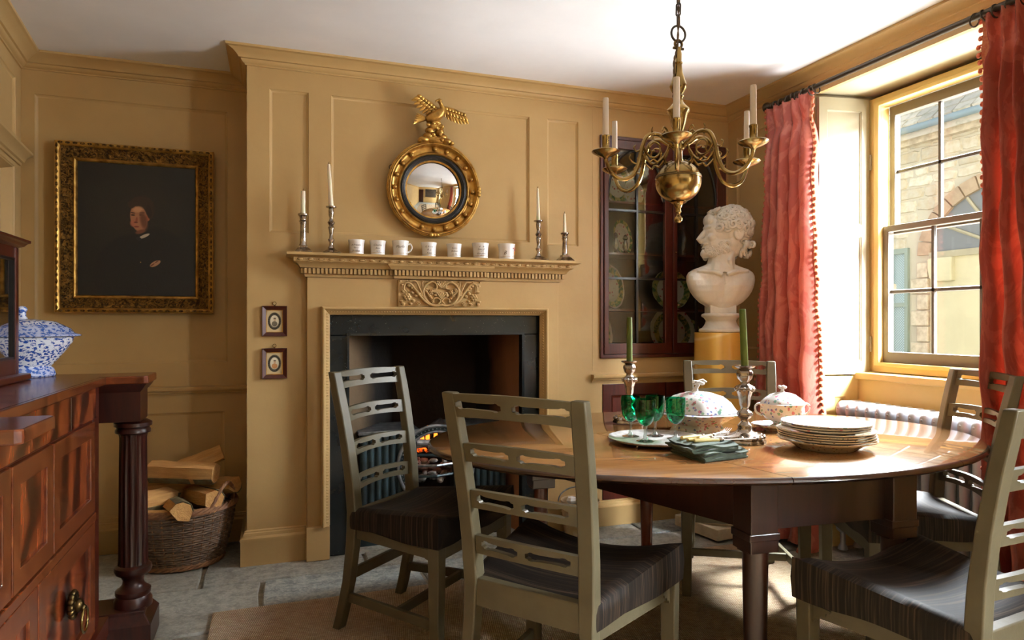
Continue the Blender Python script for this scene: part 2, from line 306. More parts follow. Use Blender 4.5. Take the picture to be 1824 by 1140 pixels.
class MB:
    def __init__(s): s.bm = bmesh.new(); s.mi = 0
    def mat(s, i): s.mi = i; return s
    def face(s, vs):
        try:
            f = s.bm.faces.new(vs); f.material_index = s.mi; return f
        except ValueError: return None
    def v(s, p): return s.bm.verts.new(p)
    def box(s, lo, hi, mtx=None):
        P = [Vector((x, y, z)) for x in (lo[0], hi[0]) for y in (lo[1], hi[1]) for z in (lo[2], hi[2])]
        if mtx: P = [mtx @ p for p in P]
        V = [s.v(p) for p in P]
        for q in ((0, 1, 3, 2), (4, 6, 7, 5), (0, 4, 5, 1), (2, 3, 7, 6), (0, 2, 6, 4), (1, 5, 7, 3)): s.face([V[i] for i in q])
        return s
    def cbox(s, c, d, mtx=None):
        return s.box([c[i] - d[i] / 2 for i in range(3)], [c[i] + d[i] / 2 for i in range(3)], mtx)
    def rings(s, rings, closeu=True, caps=True, closev=False):
        V = [[s.v(p) for p in r] for r in rings]
        n = len(V[0]); m = len(V)
        for j in range(m if closev else m - 1):
            A, B = V[j], V[(j + 1) % m]
            for i in range(n if closeu else n - 1):
                k = (i + 1) % n
                s.face([A[i], A[k], B[k], B[i]])
        if caps and not closev and closeu:
            s.face(list(reversed(V[0]))); s.face(V[-1])
        return s
    def lathe(s, prof, n=24, c=(0, 0, 0), mtx=None, caps=True, rfn=None, ex=1, ey=1):
        rs = []
        for (r, z) in prof:
            ring = []
            for i in range(n):
                a = 2 * PI * i / n; rr = max(r, 1e-4) * (rfn(a, z) if rfn else 1)
                p = Vector((c[0] + rr * ex * math.cos(a), c[1] + rr * ey * math.sin(a), c[2] + z))
                ring.append(mtx @ p if mtx else p)
            rs.append(ring)
        return s.rings(rs, True, caps)
    def tube(s, pts, r, n=8, closed=False, caps=True, mtx=None):
        pts = [Vector(p) for p in pts]
        if mtx: pts = [mtx @ p for p in pts]
        m = len(pts); rr = r if hasattr(r, '__len__') else [r] * m
        fr = frames(pts, closed, None)
        t0 = fr[0][0]; ref = Vector((0, 0, 1)) if abs(t0.z) < .9 else Vector((1, 0, 0))
        nrm = t0.cross(ref).normalized(); rs = []
        for i in range(m):
            t = fr[i][0]; nrm = (nrm - t * nrm.dot(t))
            nrm = nrm.normalized() if nrm.length > 1e-6 else t.orthogonal().normalized()
            b = t.cross(nrm)
            rs.append([pts[i] + (nrm * math.cos(2 * PI * k / n) + b * math.sin(2 * PI * k / n)) * rr[i] for k in range(n)])
        return s.rings(rs, True, caps, closed)
    def sweep(s, prof, pts, up=(0, 0, 1), closed=False, caps=True, mtx=None, scale=None):
        """closed profile of (right, up) points along pts; mitred"""
        pts = [Vector(p) for p in pts]; up = Vector(up); rs = []
        for i, (t, k) in enumerate(frames(pts, closed, up)):
            rt = t.cross(up).normalized(); u = rt.cross(t).normalized(); sc = scale[i] if scale else 1
            ring = [pts[i] + rt * (a * k * sc) + u * (b * sc) for a, b in prof]
            rs.append([mtx @ p for p in ring] if mtx else ring)
        return s.rings(rs, True, caps, closed)
    def ball(s, c, r, nu=12, nv=8, mtx=None):
        r = r if hasattr(r, '__len__') else (r, r, r)
        rs = []
        for j in range(1, nv):
            th = PI * j / nv
            ring = [Vector((c[0] + r[0] * math.sin(th) * math.cos(2 * PI * i / nu), c[1] + r[1] * math.sin(th) * math.sin(2 * PI * i / nu), c[2] - r[2] * math.cos(th))) for i in range(nu)]
            rs.append([mtx @ p for p in ring] if mtx else ring)
        V = [[s.v(p) for p in q] for q in rs]
        for j in range(len(V) - 1):
            for i in range(nu): s.face([V[j][i], V[j][(i + 1) % nu], V[j + 1][(i + 1) % nu], V[j + 1][i]])
        for ring, z in ((V[0], -1), (V[-1], 1)):
            p = Vector((c[0], c[1], c[2] + z * r[2])); pv = s.v(mtx @ p if mtx else p)
            for i in range(nu):
                q = [ring[i], ring[(i + 1) % nu], pv]
                s.face(q if z > 0 else q[::-1])
        return s
    def torus(s, c, R0, r, n=24, m=8, mtx=None, sx=1, sy=1):
        pts = [Vector((c[0] + R0 * sx * math.cos(2 * PI * i / n), c[1] + R0 * sy * math.sin(2 * PI * i / n), c[2])) for i in range(n)]
        return s.tube(pts, r, m, True, mtx=mtx)
    def grid(s, fn, nu, nv, closeu=False):
        V = [[s.v(fn(i / nu, j / nv)) for i in range(nu if closeu else nu + 1)] for j in range(nv + 1)]
        for j in range(nv):
            for i in range(nu):
                k = (i + 1) % nu if closeu else i + 1
                s.face([V[j][i], V[j][k], V[j + 1][k], V[j + 1][i]])
        return s
    def shape(s, outer, holes, depth, mtx=None, fn=None):
        """flat outline with holes in XY, thickness depth along Z; fn or mtx then places the points"""
        bt = bmesh.new(); E = []
        for lp in [outer] + list(holes):
            V = [bt.verts.new((p[0], p[1], 0)) for p in lp]
            E += [bt.edges.new((V[i], V[(i + 1) % len(V)])) for i in range(len(V))]
        bmesh.ops.triangle_fill(bt, use_beauty=True, use_dissolve=False, edges=E)
        bt.verts.index_update(); bt.faces.ensure_lookup_table()
        place = lambda p: (mtx @ (fn(p) if fn else p)) if mtx else (fn(p) if fn else p)
        A = [s.v(place(Vector((v.co.x, v.co.y, 0)))) for v in bt.verts]
        B = [s.v(place(Vector((v.co.x, v.co.y, depth)))) for v in bt.verts]
        for f in bt.faces:
            idx = [v.index for v in f.verts]
            s.face([A[i] for i in reversed(idx)]); s.face([B[i] for i in idx])
        for e in bt.edges:
            if len(e.link_faces) == 1:
                i, j = e.verts[0].index, e.verts[1].index
                s.face([A[i], A[j], B[j], B[i]])
        bt.free(); return s
    def rshape(s, R0, holes, depth, mtx=None):
        """rectangle (x0, y0, x1, y1) with rectangular holes, cut on one grid"""
        xs = sorted({R0[0], R0[2]} | {h[i] for h in holes for i in (0, 2) if R0[0] < h[i] < R0[2]})
        ys = sorted({R0[1], R0[3]} | {h[i] for h in holes for i in (1, 3) if R0[1] < h[i] < R0[3]})
        ins = lambda i, j: 0 <= i < len(xs) - 1 and 0 <= j < len(ys) - 1 and not any(h[0] < (xs[i] + xs[i + 1]) / 2 < h[2] and h[1] < (ys[j] + ys[j + 1]) / 2 < h[3] for h in holes)
        V = {}
        def vv(i, j, k):
            if (i, j, k) not in V:
                p = Vector((xs[i], ys[j], depth * k)); V[(i, j, k)] = s.v(mtx @ p if mtx else p)
            return V[(i, j, k)]
        for i in range(len(xs) - 1):
            for j in range(len(ys) - 1):
                if not ins(i, j): continue
                for k in (0, 1): s.face([vv(i, j, k), vv(i + 1, j, k), vv(i + 1, j + 1, k), vv(i, j + 1, k)])
                for (di, dj, a, c) in ((-1, 0, (i, j), (i, j + 1)), (1, 0, (i + 1, j), (i + 1, j + 1)), (0, -1, (i, j), (i + 1, j)), (0, 1, (i, j + 1), (i + 1, j + 1))):
                    if not ins(i + di, j + dj): s.face([vv(*a, 0), vv(*c, 0), vv(*c, 1), vv(*a, 1)])
        return s
    def build(s, name, mats, parent=None, smooth=35, loc=None, recalc=True, bevel=0, mods=None):
        if recalc: bmesh.ops.recalc_face_normals(s.bm, faces=s.bm.faces[:])
        me = bpy.data.meshes.new(name); s.bm.to_mesh(me); s.bm.free()
        for m in (mats if isinstance(mats, (list, tuple)) else [mats]): me.materials.append(m)
        if smooth:
            me.shade_smooth()
            if smooth < 180: me.set_sharp_from_angle(angle=R(smooth))
        o = bpy.data.objects.new(name, me); COL.objects.link(o)
        if parent: o.parent = parent
        if loc: o.location = loc
        if bevel:
            b = o.modifiers.new('edge', 'BEVEL'); b.width = bevel; b.segments = 2; b.limit_method = 'ANGLE'; b.angle_limit = R(40)
        return o

def tag(o, label=None, cat=None, group=None, kind=None):
    if label: o['label'] = label
    if cat: o['category'] = cat
    if group: o['group'] = group
    if kind: o['kind'] = kind
    return o
def thing(name, label, cat, loc=(0, 0, 0), rz=0, group=None):
    o = bpy.data.objects.new(name, None); COL.objects.link(o)
    o.location = loc; o.rotation_euler = (0, 0, rz); o.empty_display_size = .05
    return tag(o, label, cat, group)
def struct(o): o['kind'] = 'structure'; return o
def sroot(name, loc=(0, 0, 0), rz=0):
    o = bpy.data.objects.new(name, None); COL.objects.link(o); o.location = loc; o.rotation_euler = (0, 0, rz); o['kind'] = 'structure'; return o
def clone(o, parent=None):
    c = o.copy(); COL.objects.link(c)
    if parent: c.parent = parent
    for ch in list(o.children): clone(ch, c)
    return c
def arc(cx, cy, r, a0, a1, n): return [(cx + r * math.cos(R(a0 + (a1 - a0) * i / n)), cy + r * math.sin(R(a0 + (a1 - a0) * i / n))) for i in range(n + 1)]
def rect(x0, y0, x1, y1): return [(x0, y0), (x1, y0), (x1, y1), (x0, y1)]
def spline(P, n=8, closed=False):
    P = [Vector(p) for p in P]; m = len(P); out = []
    for i in range(m if closed else m - 1):
        p1, p2 = P[i], P[(i + 1) % m]
        p0 = P[(i - 1) % m] if (closed or i > 0) else p1 * 2 - p2
        p3 = P[(i + 2) % m] if (closed or i < m - 2) else p2 * 2 - p1
        for k in range(n):
            t = k / n
            out.append(.5 * ((2 * p1) + (p2 - p0) * t + (2 * p0 - 5 * p1 + 4 * p2 - p3) * t * t + (3 * p1 - p0 - 3 * p2 + p3) * t ** 3))
    if not closed: out.append(P[-1].copy())
    return out
def face_rz(f): return math.atan2(-f[0], f[1])
XZ = Matrix(((1, 0, 0, 0), (0, 0, 1, 0), (0, 1, 0, 0), (0, 0, 0, 1)))      # (x, z, depth) -> x, depth along +y, z
YZ = Matrix(((0, 0, 1, 0), (1, 0, 0, 0), (0, 1, 0, 0), (0, 0, 0, 1)))      # (y, z, depth) -> depth along +x
def trs(loc, rz=0, rx=0, ry=0): return Matrix.Translation(loc) @ Matrix.Rotation(rz, 4, 'Z') @ Matrix.Rotation(ry, 4, 'Y') @ Matrix.Rotation(rx, 4, 'X')
# ================================================================ ROOM SHELL
XR, YB, YA, ZC, XBL = 2.63, 3.44, 3.85, 2.445, -.113
def panel(parent, x0, z0, x1, z1, mtx, mat, d=.012, w=.014):
    """recessed panel with a small quirk-and-ovolo edge; mtx places (x, z, depth)"""
    b = MB(); st = [(0, 0), (.002, .004), (.006, .006), (w - .003, d - .001), (w, d)]
    rs = [[mtx @ Vector(p) for p in ((x0 + o, z0 + o, dd), (x1 - o, z0 + o, dd), (x1 - o, z1 - o, dd), (x0 + o, z1 - o, dd))] for o, dd in st]
    b.rings(rs, True, False); e = b.build('panel_moulding', mat, parent, 30)
    b = MB(); b.face([b.v(p) for p in rs[-1]]); p = b.build('panel', mat, parent, 0)
    return p
def flipmat(cols, o=(0, 0, 0)):
    m = Matrix.Identity(4)
    for j, c in enumerate(cols):
        for i in range(3): m[i][j] = c[i]
    for i in range(3): m[i][3] = o[i]
    return m
# ---- floor: flagstones bedded in mortar
fl = MB(); fl.box((-2, -2.1, -.2), (3.2, 4.6, -.014)); floor = struct(fl.build('floor', M['mortar'], None, 0))
rr = random.Random(3)
y = -1.75
rows = []
while y < 3.88:
    h = rr.uniform(.42, .62); rows.append((y, min(h, 4.05 - y))); y += h
for (y, h) in rows:
    x = -1.3 - rr.uniform(0, .4)
    while x < 2.95:
        w = rr.uniform(.45, .95)
        x1 = min(x + w, 3.0); g = .009
        P = []
        for (ax, ay, bx, by) in ((x + g, y + g, x1 - g, y + g), (x1 - g, y + g, x1 - g, y + h - g), (x1 - g, y + h - g, x + g, y + h - g), (x + g, y + h - g, x + g, y + g)):
            for k in range(4):
                f = k / 4; P.append(Vector((ax + (bx - ax) * f + rr.uniform(-.006, .006), ay + (by - ay) * f + rr.uniform(-.006, .006), 0)))
        c = Vector(((x + x1) / 2, y + h / 2, 0)); top = rr.uniform(-.003, .002)
        def ring(s, z): return [Vector((c.x + (p.x - c.x) * s - c.x, c.y + (p.y - c.y) * s - c.y, z)) for p in P]
        b = MB(); b.rings([ring(1.0, -.03), ring(1.0, -.006 + top), ring(.985, top)])
        b.build('flagstone', M['flag'], floor, 40, (c.x, c.y, 0))
        x = x1
# ---- ceiling
b = MB(); b.box((-2, -2.1, ZC), (3.2, 4.6, ZC + .12)); struct(b.build('ceiling', M['ceiling'], None, 0))
# ---- outer shell (keeps the room closed)
b = MB(); b.box((-2, 4.5, -.1), (3.2, 4.6, ZC + .1)); b.box((-2, 3.86, -.1), (-.12, 3.95, ZC + .05))
wall_alcove = MB()
# back (fireplace) wall
FX = .82
pan = [(-.012, 1.587, .169, 2.276), (.276, 1.589, 1.326, 2.276), (1.432, 1.579, 1.62, 2.278)]
holes = list(pan) + [(.2, -.02, 1.44, 1.22), (1.76, .955, 2.6, 2.212), (1.77, .14, 2.6, .80)]
b = MB(); b.rshape((XBL, -.1, XR + .05, ZC + .02), [holes[0], holes[1], holes[2], (.2, -.05, 1.44, 1.22), holes[4], holes[5]], .02, Matrix.Translation((0, YB, 0)) @ XZ)
b.box((XBL, YB + .0205, -.05), (XBL + .02, YA + .02, ZC + .02))
wall_back = struct(b.build('wall_back', M['paint'], None, 0))
for p in pan: panel(wall_back, *p, Matrix.Translation((0, YB, 0)) @ XZ, M['paint'])
for x, za, zb in ((.0, .17, 1.40), (1.708, .88, 2.36)):        # board joints
    b = MB(); b.box((x, YB - .0012, za), (x + .002, YB + .001, zb)); b.build('board_joint', M['paint'], wall_back, 0)
b = MB(); b.box((XBL + .03, 4.3, -.1), (3.1, 4.4, ZC + .1)); b.build('chimney_core', M['soot'], wall_back, 0)
# alcove wall
ap = [(-1.085, .943, -.222, 2.26), (-1.05, .17, -.236, .686)]
b = MB(); b.rshape((-1.25, -.1, XBL + .02, ZC + .02), ap, .02, Matrix.Translation((0, YA, 0)) @ XZ)
b.box((-1.9, YA + .03, -.1), (XBL + .02, YA + .1, ZC + .05))
wall_alcove = struct(b.build('wall_alcove', M['paint'], None, 0))
for p in ap: panel(wall_alcove, *p, Matrix.Translation((0, YA, 0)) @ XZ, M['paint'])
RAIL = [(0, 0), (.006, 0), (.008, .008), (.016, .012), (.02, .02), (.03, .026), (.032, .032), (.032, .04), (.026, .046), (0, .046)]
b = MB(); b.sweep(RAIL, [(-1.2, YA, .775), (XBL + .0, YA, .775)]); b.build('dado_rail', M['paint'], wall_alcove, 30)
# left wall (runs slightly out of square)
la = Vector((.0922, -.9957, 0)); ln = Vector((-.9957, -.0922, 0))
LW = flipmat((la, (0, 0, 1), ln), (-1.14, 3.85, 0))
lp = [(.10, 2.03, 1.5, 2.30)]
b = MB(); b.rshape((-.05, -.1, 5.7, ZC + .02), [tuple(lp[0]), (.12, .1, 1.3, 1.88)], .03, LW)
b.box((-.1, -.1, .09), (5.8, ZC + .05, .16), LW)
wall_left = struct(b.build('wall_left', M['paint'], None, 0))
panel(wall_left, *lp[0], LW, M['paint'])
panel(wall_left, .12, .1, 1.3, 1.88, LW, M['paint'], .05, .02)
OV = [(0, 0), (.008, 0), (.01, .012), (.02, .016), (.03, .034), (.05, .046), (.056, .05), (.056, .062), (0, .066)]
def along(a, dn=0): p = LW @ Vector((a, 0, -dn)); return Vector((p.x, p.y, 0))
b = MB(); b.sweep([(x, z) for x, z in OV], [along(1.6) + Vector((0, 0, 1.90)), along(.03) + Vector((0, 0, 1.90)), along(.03, -.1) + Vector((0, 0, 1.90))][:2]); b.build('overdoor_moulding', M['paint'], wall_left, 30)
# rear wall behind the camera
b = MB(); b.box((-1.5, -1.8, -.1), (3.0, -1.7, ZC + .05)); wall_rear = struct(b.build('wall_rear', M['paint'], None, 0))
b = MB(); b.box((-.55, -1.70, 0), (.15, -1.66, 2.05)); b.box((-.48, -1.665, .06), (.08, -1.64, 1.97)); d = struct(b.build('door_1', [M['darkmahogany']], None, 0))
# right (window) wall
def yz(x): return Matrix.Translation((x, 0, 0)) @ YZ
wp = (2.80, 1.0, 3.36, 2.26)
b = MB(); b.rshape((-1.8, -.1, YB + .05, ZC + .02), [(1.70, -.05, 2.745, 2.326), (-1.36, -.05, -.34, 2.326), tuple(wp)], .025, yz(XR))
wall_right = struct(b.build('wall_right', M['paint'], None, 0))
panel(wall_right, *wp, yz(XR), M['paint'])
b = MB(); b.rshape((-1.9, -.1, 4.5, ZC + .05), [(1.74, .90, 2.72, 2.30), (-1.26, .90, -.44, 2.29)], .09, yz(2.985))
b.build('outer_stonework', M['stonebase'], wall_right, 0)
# reveals, soffit, recess under each window
def recess(y0, y1, yo0, yo1, nm, paint):
    root = sroot(nm)
    def quad(name, P, m, th=.006):
        b = MB(); b.face([b.v(p) for p in P]); return b.build(name, m, root, 0)
    b = MB(); b.box((XR + .004, y0 - .02, 2.328), (3.0, y1 + .02, 2.36)); b.build('soffit', M['pale'], root, 0)
    b = MB(); b.box((2.86, y0 - .02, -.02), (2.985, y1 + .02, .86)); b.build('apron_wall', M['window_yellow'], root, 0)
    b = MB(); b.shape([(y0 - .03, .86), (y1 + .03, .86), (y1 + .03, .895), (y0 - .03, .895)], [], .17, yz(2.838)); b.build('sill', M['window_yellow'], root, 0, bevel=.006)
    for s, (ya, yo) in enumerate(((y1, yo1), (y0, yo0))):
        sg = 1 if s == 0 else -1
        P = [(XR + .004, ya), (2.95, yo), (2.99, yo), (2.99, ya + sg * .06), (XR + .004, ya + sg * .06)]
        b = MB(); b.shape(P, [], 2.36); b.build('reveal', M['pale'], root, 0)
    return root
win1 = recess(1.70, 2.745, 1.775, 2.69, 'window_1', M['window_yellow'])
win_fill = recess(-1.36, -.34, -1.27, -.43, 'added_fill_window', M['window_yellow'])  # unseen window, added to let the fill lamps in
def sash_window(root, y0, y1, z0, z1):
    """box frame, two six-pane sashes; y0..y1 is the daylight between the pulley stiles"""
    b = MB(); b.rshape((y0 - .075, z0 - .05, y1 + .075, z1 + .05), [(y0, z0, y1, z1)], .06, yz(2.93)); b.build('window_frame', M['window_yellow'], root, 0, bevel=.004)
    b = MB(); b.rshape((y0 - .03, z0 - .02, y1 + .03, z1 + .02), [(y0, z0, y1, z1)], .02, yz(2.915)); b.build('staff_bead', M['window_yellow'], root, 0, bevel=.004)
    zm = 1.622
    for nm, za, zb, xf in (('lower_sash', z0, zm + .02, 2.945), ('upper_sash', zm - .02, z1, 2.99)):
        st = .032; rt = .055 if nm == 'lower_sash' else .03; tp = .03 if nm == 'lower_sash' else .05
        b = MB(); b.rshape((y0, za, y1, zb), [(y0 + st, za + rt, y1 - st, zb - tp)], .038, yz(xf)); s = b.build(nm, M['sash'], root, 0, bevel=.003)
        iy0, iy1, iz0, iz1 = y0 + st, y1 - st, za + rt, zb - tp
        pw = (iy1 - iy0) / 3; ph = (iz1 - iz0) / 2
        prof = [(-.010, .012), (-.007, .003), (.007, .003), (.010, .012), (.006, .022), (-.006, .022)]
        for k in (1, 2):
            yy = iy0 + pw * k; b = MB()
            b.rings([[Vector((xf + .012 + q, yy + p, zz)) for p, q in prof] for zz in (iz0 - .004, iz1 + .004)]); b.build('glazing_bar', M['sash_bar'], s, 30)
        zz = iz0 + ph; b = MB()
        b.rings([[Vector((xf + .012 + q, yy, zz + p)) for p, q in prof] for yy in (iy0 - .004, iy1 + .004)]); b.build('glazing_bar', M['sash_bar'], s, 30)
        for i in range(3):
            for j in range(2):
                b = MB(); a0, c0 = iy0 + pw * i + .004, iz0 + ph * j + .004
                b.box((xf + .022, a0, c0), (xf + .025, a0 + pw - .008, c0 + ph - .008)); b.build('pane', M['pane'], s, 0)
sash_window(win1, 1.85, 2.612, .948, 2.258)
sash_window(win_fill, -1.2, -.5, .948, 2.258)
# folded shutters in the left reveal of the window in view, dado panel below them
dv = Vector((2.95 - XR, 2.69 - 2.745, 0)); L = dv.length; dn = dv.normalized(); out = Vector((-dn.y, dn.x, 0)) * -1   # out of the reveal, to -Y side
SH = flipmat((dn, (0, 0, 1), Vector((dn.y, -dn.x, 0)) * -1), (XR, 2.745, 0))
SH = flipmat((dn, (0, 0, 1), Vector((-dn.y, dn.x, 0))), (XR, 2.745, 0))
def sh(parent, a0, a1, z0, z1, midrails, name):
    st = .045; hs = []; zs = [z0] + midrails + [z1]
    rails = [(z0 + .06)] ; 
    for i in range(len(zs) - 1):
        lo = zs[i] + (.065 if i == 0 else .03); hi = zs[i + 1] - (.065 if i == len(zs) - 2 else .03); hs.append((a0 + st, lo, a1 - st, hi))
    b = MB(); b.rshape((a0, z0, a1, z1), [tuple(h) for h in hs], .022, SH @ Matrix.Translation((0, 0, -.026)))
    s = b.build(name, M['pale'], parent, 0)
    for h in hs: panel(s, *h, SH @ Matrix.Translation((0, 0, -.026)), M['pale'], .01, .008)
    return s
s1 = sh(win1, .01, L - .028, .885, 2.308, [1.625], 'shutter')
for z in (1.04, 1.98): 
    b = MB(); b.tube([SH @ Vector((L - .024, z - .04, -.028)), SH @ Vector((L - .024, z + .04, -.028))], .006, 8); b.build('hinge', M['pale'], s1)
b = MB(); b.rshape((.0, 0.0, L * .72, .875), [(.1, .14, L * .5, .77)], .02, SH @ Matrix.Translation((0, 0, -.021))); s2 = b.build('dado_board', M['window_yellow'], win1, 0)
panel(s2, .1, .14, L * .5, .77, SH @ Matrix.Translation((0, 0, -.021)), M['window_yellow'], .01, .012)
# ---- cornices and skirtings
CORN = [(0, 0), (.007, .0), (.009, .006), (.018, .010), (.024, .018), (.027, .024), (.036, .026), (.040, .034), (.056, .048), (.074, .056), (.080, .060), (.088, .061), (.090, .068), (.090, .072), (0, .072)]
cz = ZC - .0715
def run(name, pts, prof, mat): b = MB(); b.sweep(prof, pts); return struct(b.build(name, mat, None, 30))
lfar = along(5.5)
run('trim_1', [(lfar.x, lfar.y, cz), (-1.14, YA, cz), (XBL, YA, cz), (XBL, YB, cz), (XR, YB, cz), (XR, -1.7, cz)], CORN, M['paint'])
SKB = [(0, 0), (.028, 0), (.028, .112), (.03, .118), (.03, .128), (.022, .134), (.016, .136), (.014, .15), (.01, .154), (.01, .160), (0, .164)]
run('baseboard_back', [(XBL, YA - .02, 0), (XBL, YB, 0), (.156, YB, 0)], SKB, M['paint'])
run('baseboard_alcove', [(-1.14, YA, 0), (XBL, YA, 0)], [(a, z * .92) for a, z in SKB], M['paint'])
run('baseboard_right', [(1.485, YB, 0), (XR, YB, 0), (XR, 2.75, 0)], [(a * 1.1, z * .84) for a, z in SKB], M['paint'])
run('baseboard_left', [(along(4).x, along(4).y, 0), (-1.14, YA, 0)], SKB, M['paint'])
run('baseboard_front', [(XR, 1.69, 0), (XR, -.33, 0)], SKB, M['paint'])

# ================================================================ COURTYARD HOUSE SEEN THROUGH THE WINDOW
XH = 9.2
house = thing('house', 'stone house with stone-slated roof across the courtyard, seen through the sash window', 'house', (XH, 7, 0))
def rel(p): return Vector(p) - Vector((XH, 7, 0))
HX = Matrix.Translation((0, -7, 0)) @ YZ
ya0, ya1, zsp, = 5.15, 7.33, 2.15          # carriage arch
cy = (ya0 + ya1) / 2; ar = (ya1 - ya0) / 2
archP = [(ya1, -.2), (ya1, zsp)] + [(cy + ar * math.cos(a), zsp + ar * .82 * math.sin(a)) for a in [PI * k / 16 for k in range(1, 16)]] + [(ya0, zsp), (ya0, -.2)]
b = MB(); b.rshape((2.5, -.2, 11, 4.15), [(7.74, .62, 8.0, 2.26)], .3, HX @ Matrix.Translation((0, 0, .03)))
b.build('wall', M['housemortar'], house, 0)
r2 = random.Random(5)
def inarch(y, z):
    if not (ya0 - .12 < y < ya1 + .12): return False
    if z < zsp: return True
    return ((y - cy) / (ar + .22)) ** 2 + ((z - zsp) / (ar * .82 + .22)) ** 2 < 1
z = -.1; cnt = 0
stone_mesh = []
for k in range(10):
    b = MB(); 
    P = [(-.5, -.5), (-.1, -.52), (.3, -.48), (.5, -.42), (.52, .1), (.48, .5), (.1, .47), (-.3, .52), (-.5, .4), (-.53, 0)]
    P = [(p[0] + r2.uniform(-.05, .05), p[1] + r2.uniform(-.07, .07)) for p in P]
    rs = [[Vector((dd, p[0] * s, p[1] * s)) for p in P] for dd, s in ((.06, 1), (.012, 1), (-.012, .86))]
    b.rings(rs); stone_mesh.append(b)
sm = []
for i, b in enumerate(stone_mesh):
    bmesh.ops.recalc_face_normals(b.bm, faces=b.bm.faces[:]); me = bpy.data.meshes.new('stone'); b.bm.to_mesh(me); b.bm.free(); me.materials.append(M['rubble']); sm.append(me)
while z < 4.05:
    h = r2.uniform(.13, .24); y = 5.0
    while y < 8.75:
        w = r2.uniform(.2, .46); yc, zc = y + w / 2, z + h / 2
        if not inarch(yc - .1, zc) and not inarch(yc + .1, zc) and not (7.55 < yc < 8.1 and .5 < zc < 2.35) and cnt < 298:
            o = bpy.data.objects.new('stone', r2.choice(sm)); COL.objects.link(o); o.parent = house
            o.location = rel((XH + .02, yc, zc)); o.scale = (1, w - .02, h - .018); o.rotation_euler = (r2.uniform(-.04, .04), 0, 0); cnt += 1
        y += w
    z += h
# arch ring, cream infill, fanlight, door, console
n = 15
for k in range(n):
    a0, a1 = PI * k / n + .01, PI * (k + 1) / n - .01
    P = [(cy + ar * math.cos(a0), zsp + ar * .82 * math.sin(a0)), (cy + (ar + .2) * math.cos(a0), zsp + (ar * .82 + .2) * math.sin(a0)), (cy + (ar + .2) * math.cos(a1), zsp + (ar * .82 + .2) * math.sin(a1)), (cy + ar * math.cos(a1), zsp + ar * .82 * math.sin(a1))]
    b = MB(); b.shape(P, [], .1, HX @ Matrix.Translation((0, 0, -.03))); b.build('arch_stone', M['ext_red'], house, 0)
b = MB(); b.shape([(p[0], p[1]) for p in archP if p[1] <= zsp] , [], .05, HX @ Matrix.Translation((0, 0, -.0))); b.build('infill_wall', M['render'], house, 0)
P = [(cy + ar * math.cos(a), zsp + .02 + ar * .82 * math.sin(a)) for a in [PI * k / 16 for k in range(0, 17)]]
b = MB(); b.shape(P, [], .02, HX @ Matrix.Translation((0, 0, .02))); fan = b.build('fanlight', M['darkglass'], house, 0)
for k in range(1, 6):
    a = PI * k / 6
    b = MB(); b.tube([HX @ Vector((cy + .12 * math.cos(a), zsp + .12 * math.sin(a), .0)), HX @ Vector((cy + ar * .97 * math.cos(a), zsp + ar * .8 * math.sin(a), .0))], .025, 6); b.build('fan_bar', M['pale'], fan)
b = MB(); b.box(rel((XH - .04, ya0, zsp - .05)), rel((XH + .02, ya1, zsp + .04))); b.build('transom', M['pale'], fan, 0)
b = MB(); b.shape([(7.33, 1.95), (7.33, 2.1), (6.95, 2.1), (6.95, 1.75), (7.2, 1.75), (7.3, 1.8)], [], .1, HX @ Matrix.Translation((0, 0, -.08))); b.build('corbel', M['render'], house, 0, bevel=.02)
b = MB(); b.box(rel((XH - .03, 6.45, -.2)), rel((XH + .02, 7.02, .62))); b.build('door', M['extdoor'], house, 0)
b = MB(); b.box(rel((XH - .05, 5.3, -.2)), rel((XH + .02, 6.35, 1.0))); b.build('door', M['extdoor'], house, 0)
wf = MB(); wf.rshape((7.7, .58, 8.04, 2.3), [(7.755, .66, 7.985, 1.4), (7.755, 1.46, 7.985, 2.22)], .1, HX @ Matrix.Translation((0, 0, -.02))); wfo = wf.build('leaded_window', M['extgreen'], house, 0)
for za, zb in ((.66, 1.4), (1.46, 2.22)):
    b = MB(); b.box(rel((XH + .03, 7.755, za)), rel((XH + .04, 7.985, zb))); b.build('pane', M['leaded'], wfo, 0)
b = MB(); b.box(rel((XH - .06, 7.66, .5)), rel((XH + .05, 8.08, .58))); b.build('sill', M['extgreen'], wfo, 0)
for k in range(9):     # dressed quoins either side of the arch and at the window
    w = .3 if k % 2 else .2
    b = MB(); b.cbox(rel((XH + .01, 7.33 + .02 + w / 2, .02 + k * .24)), (.08, w - .02, .225)); b.build('quoin', M['stonebase'], house, 0, bevel=.012)
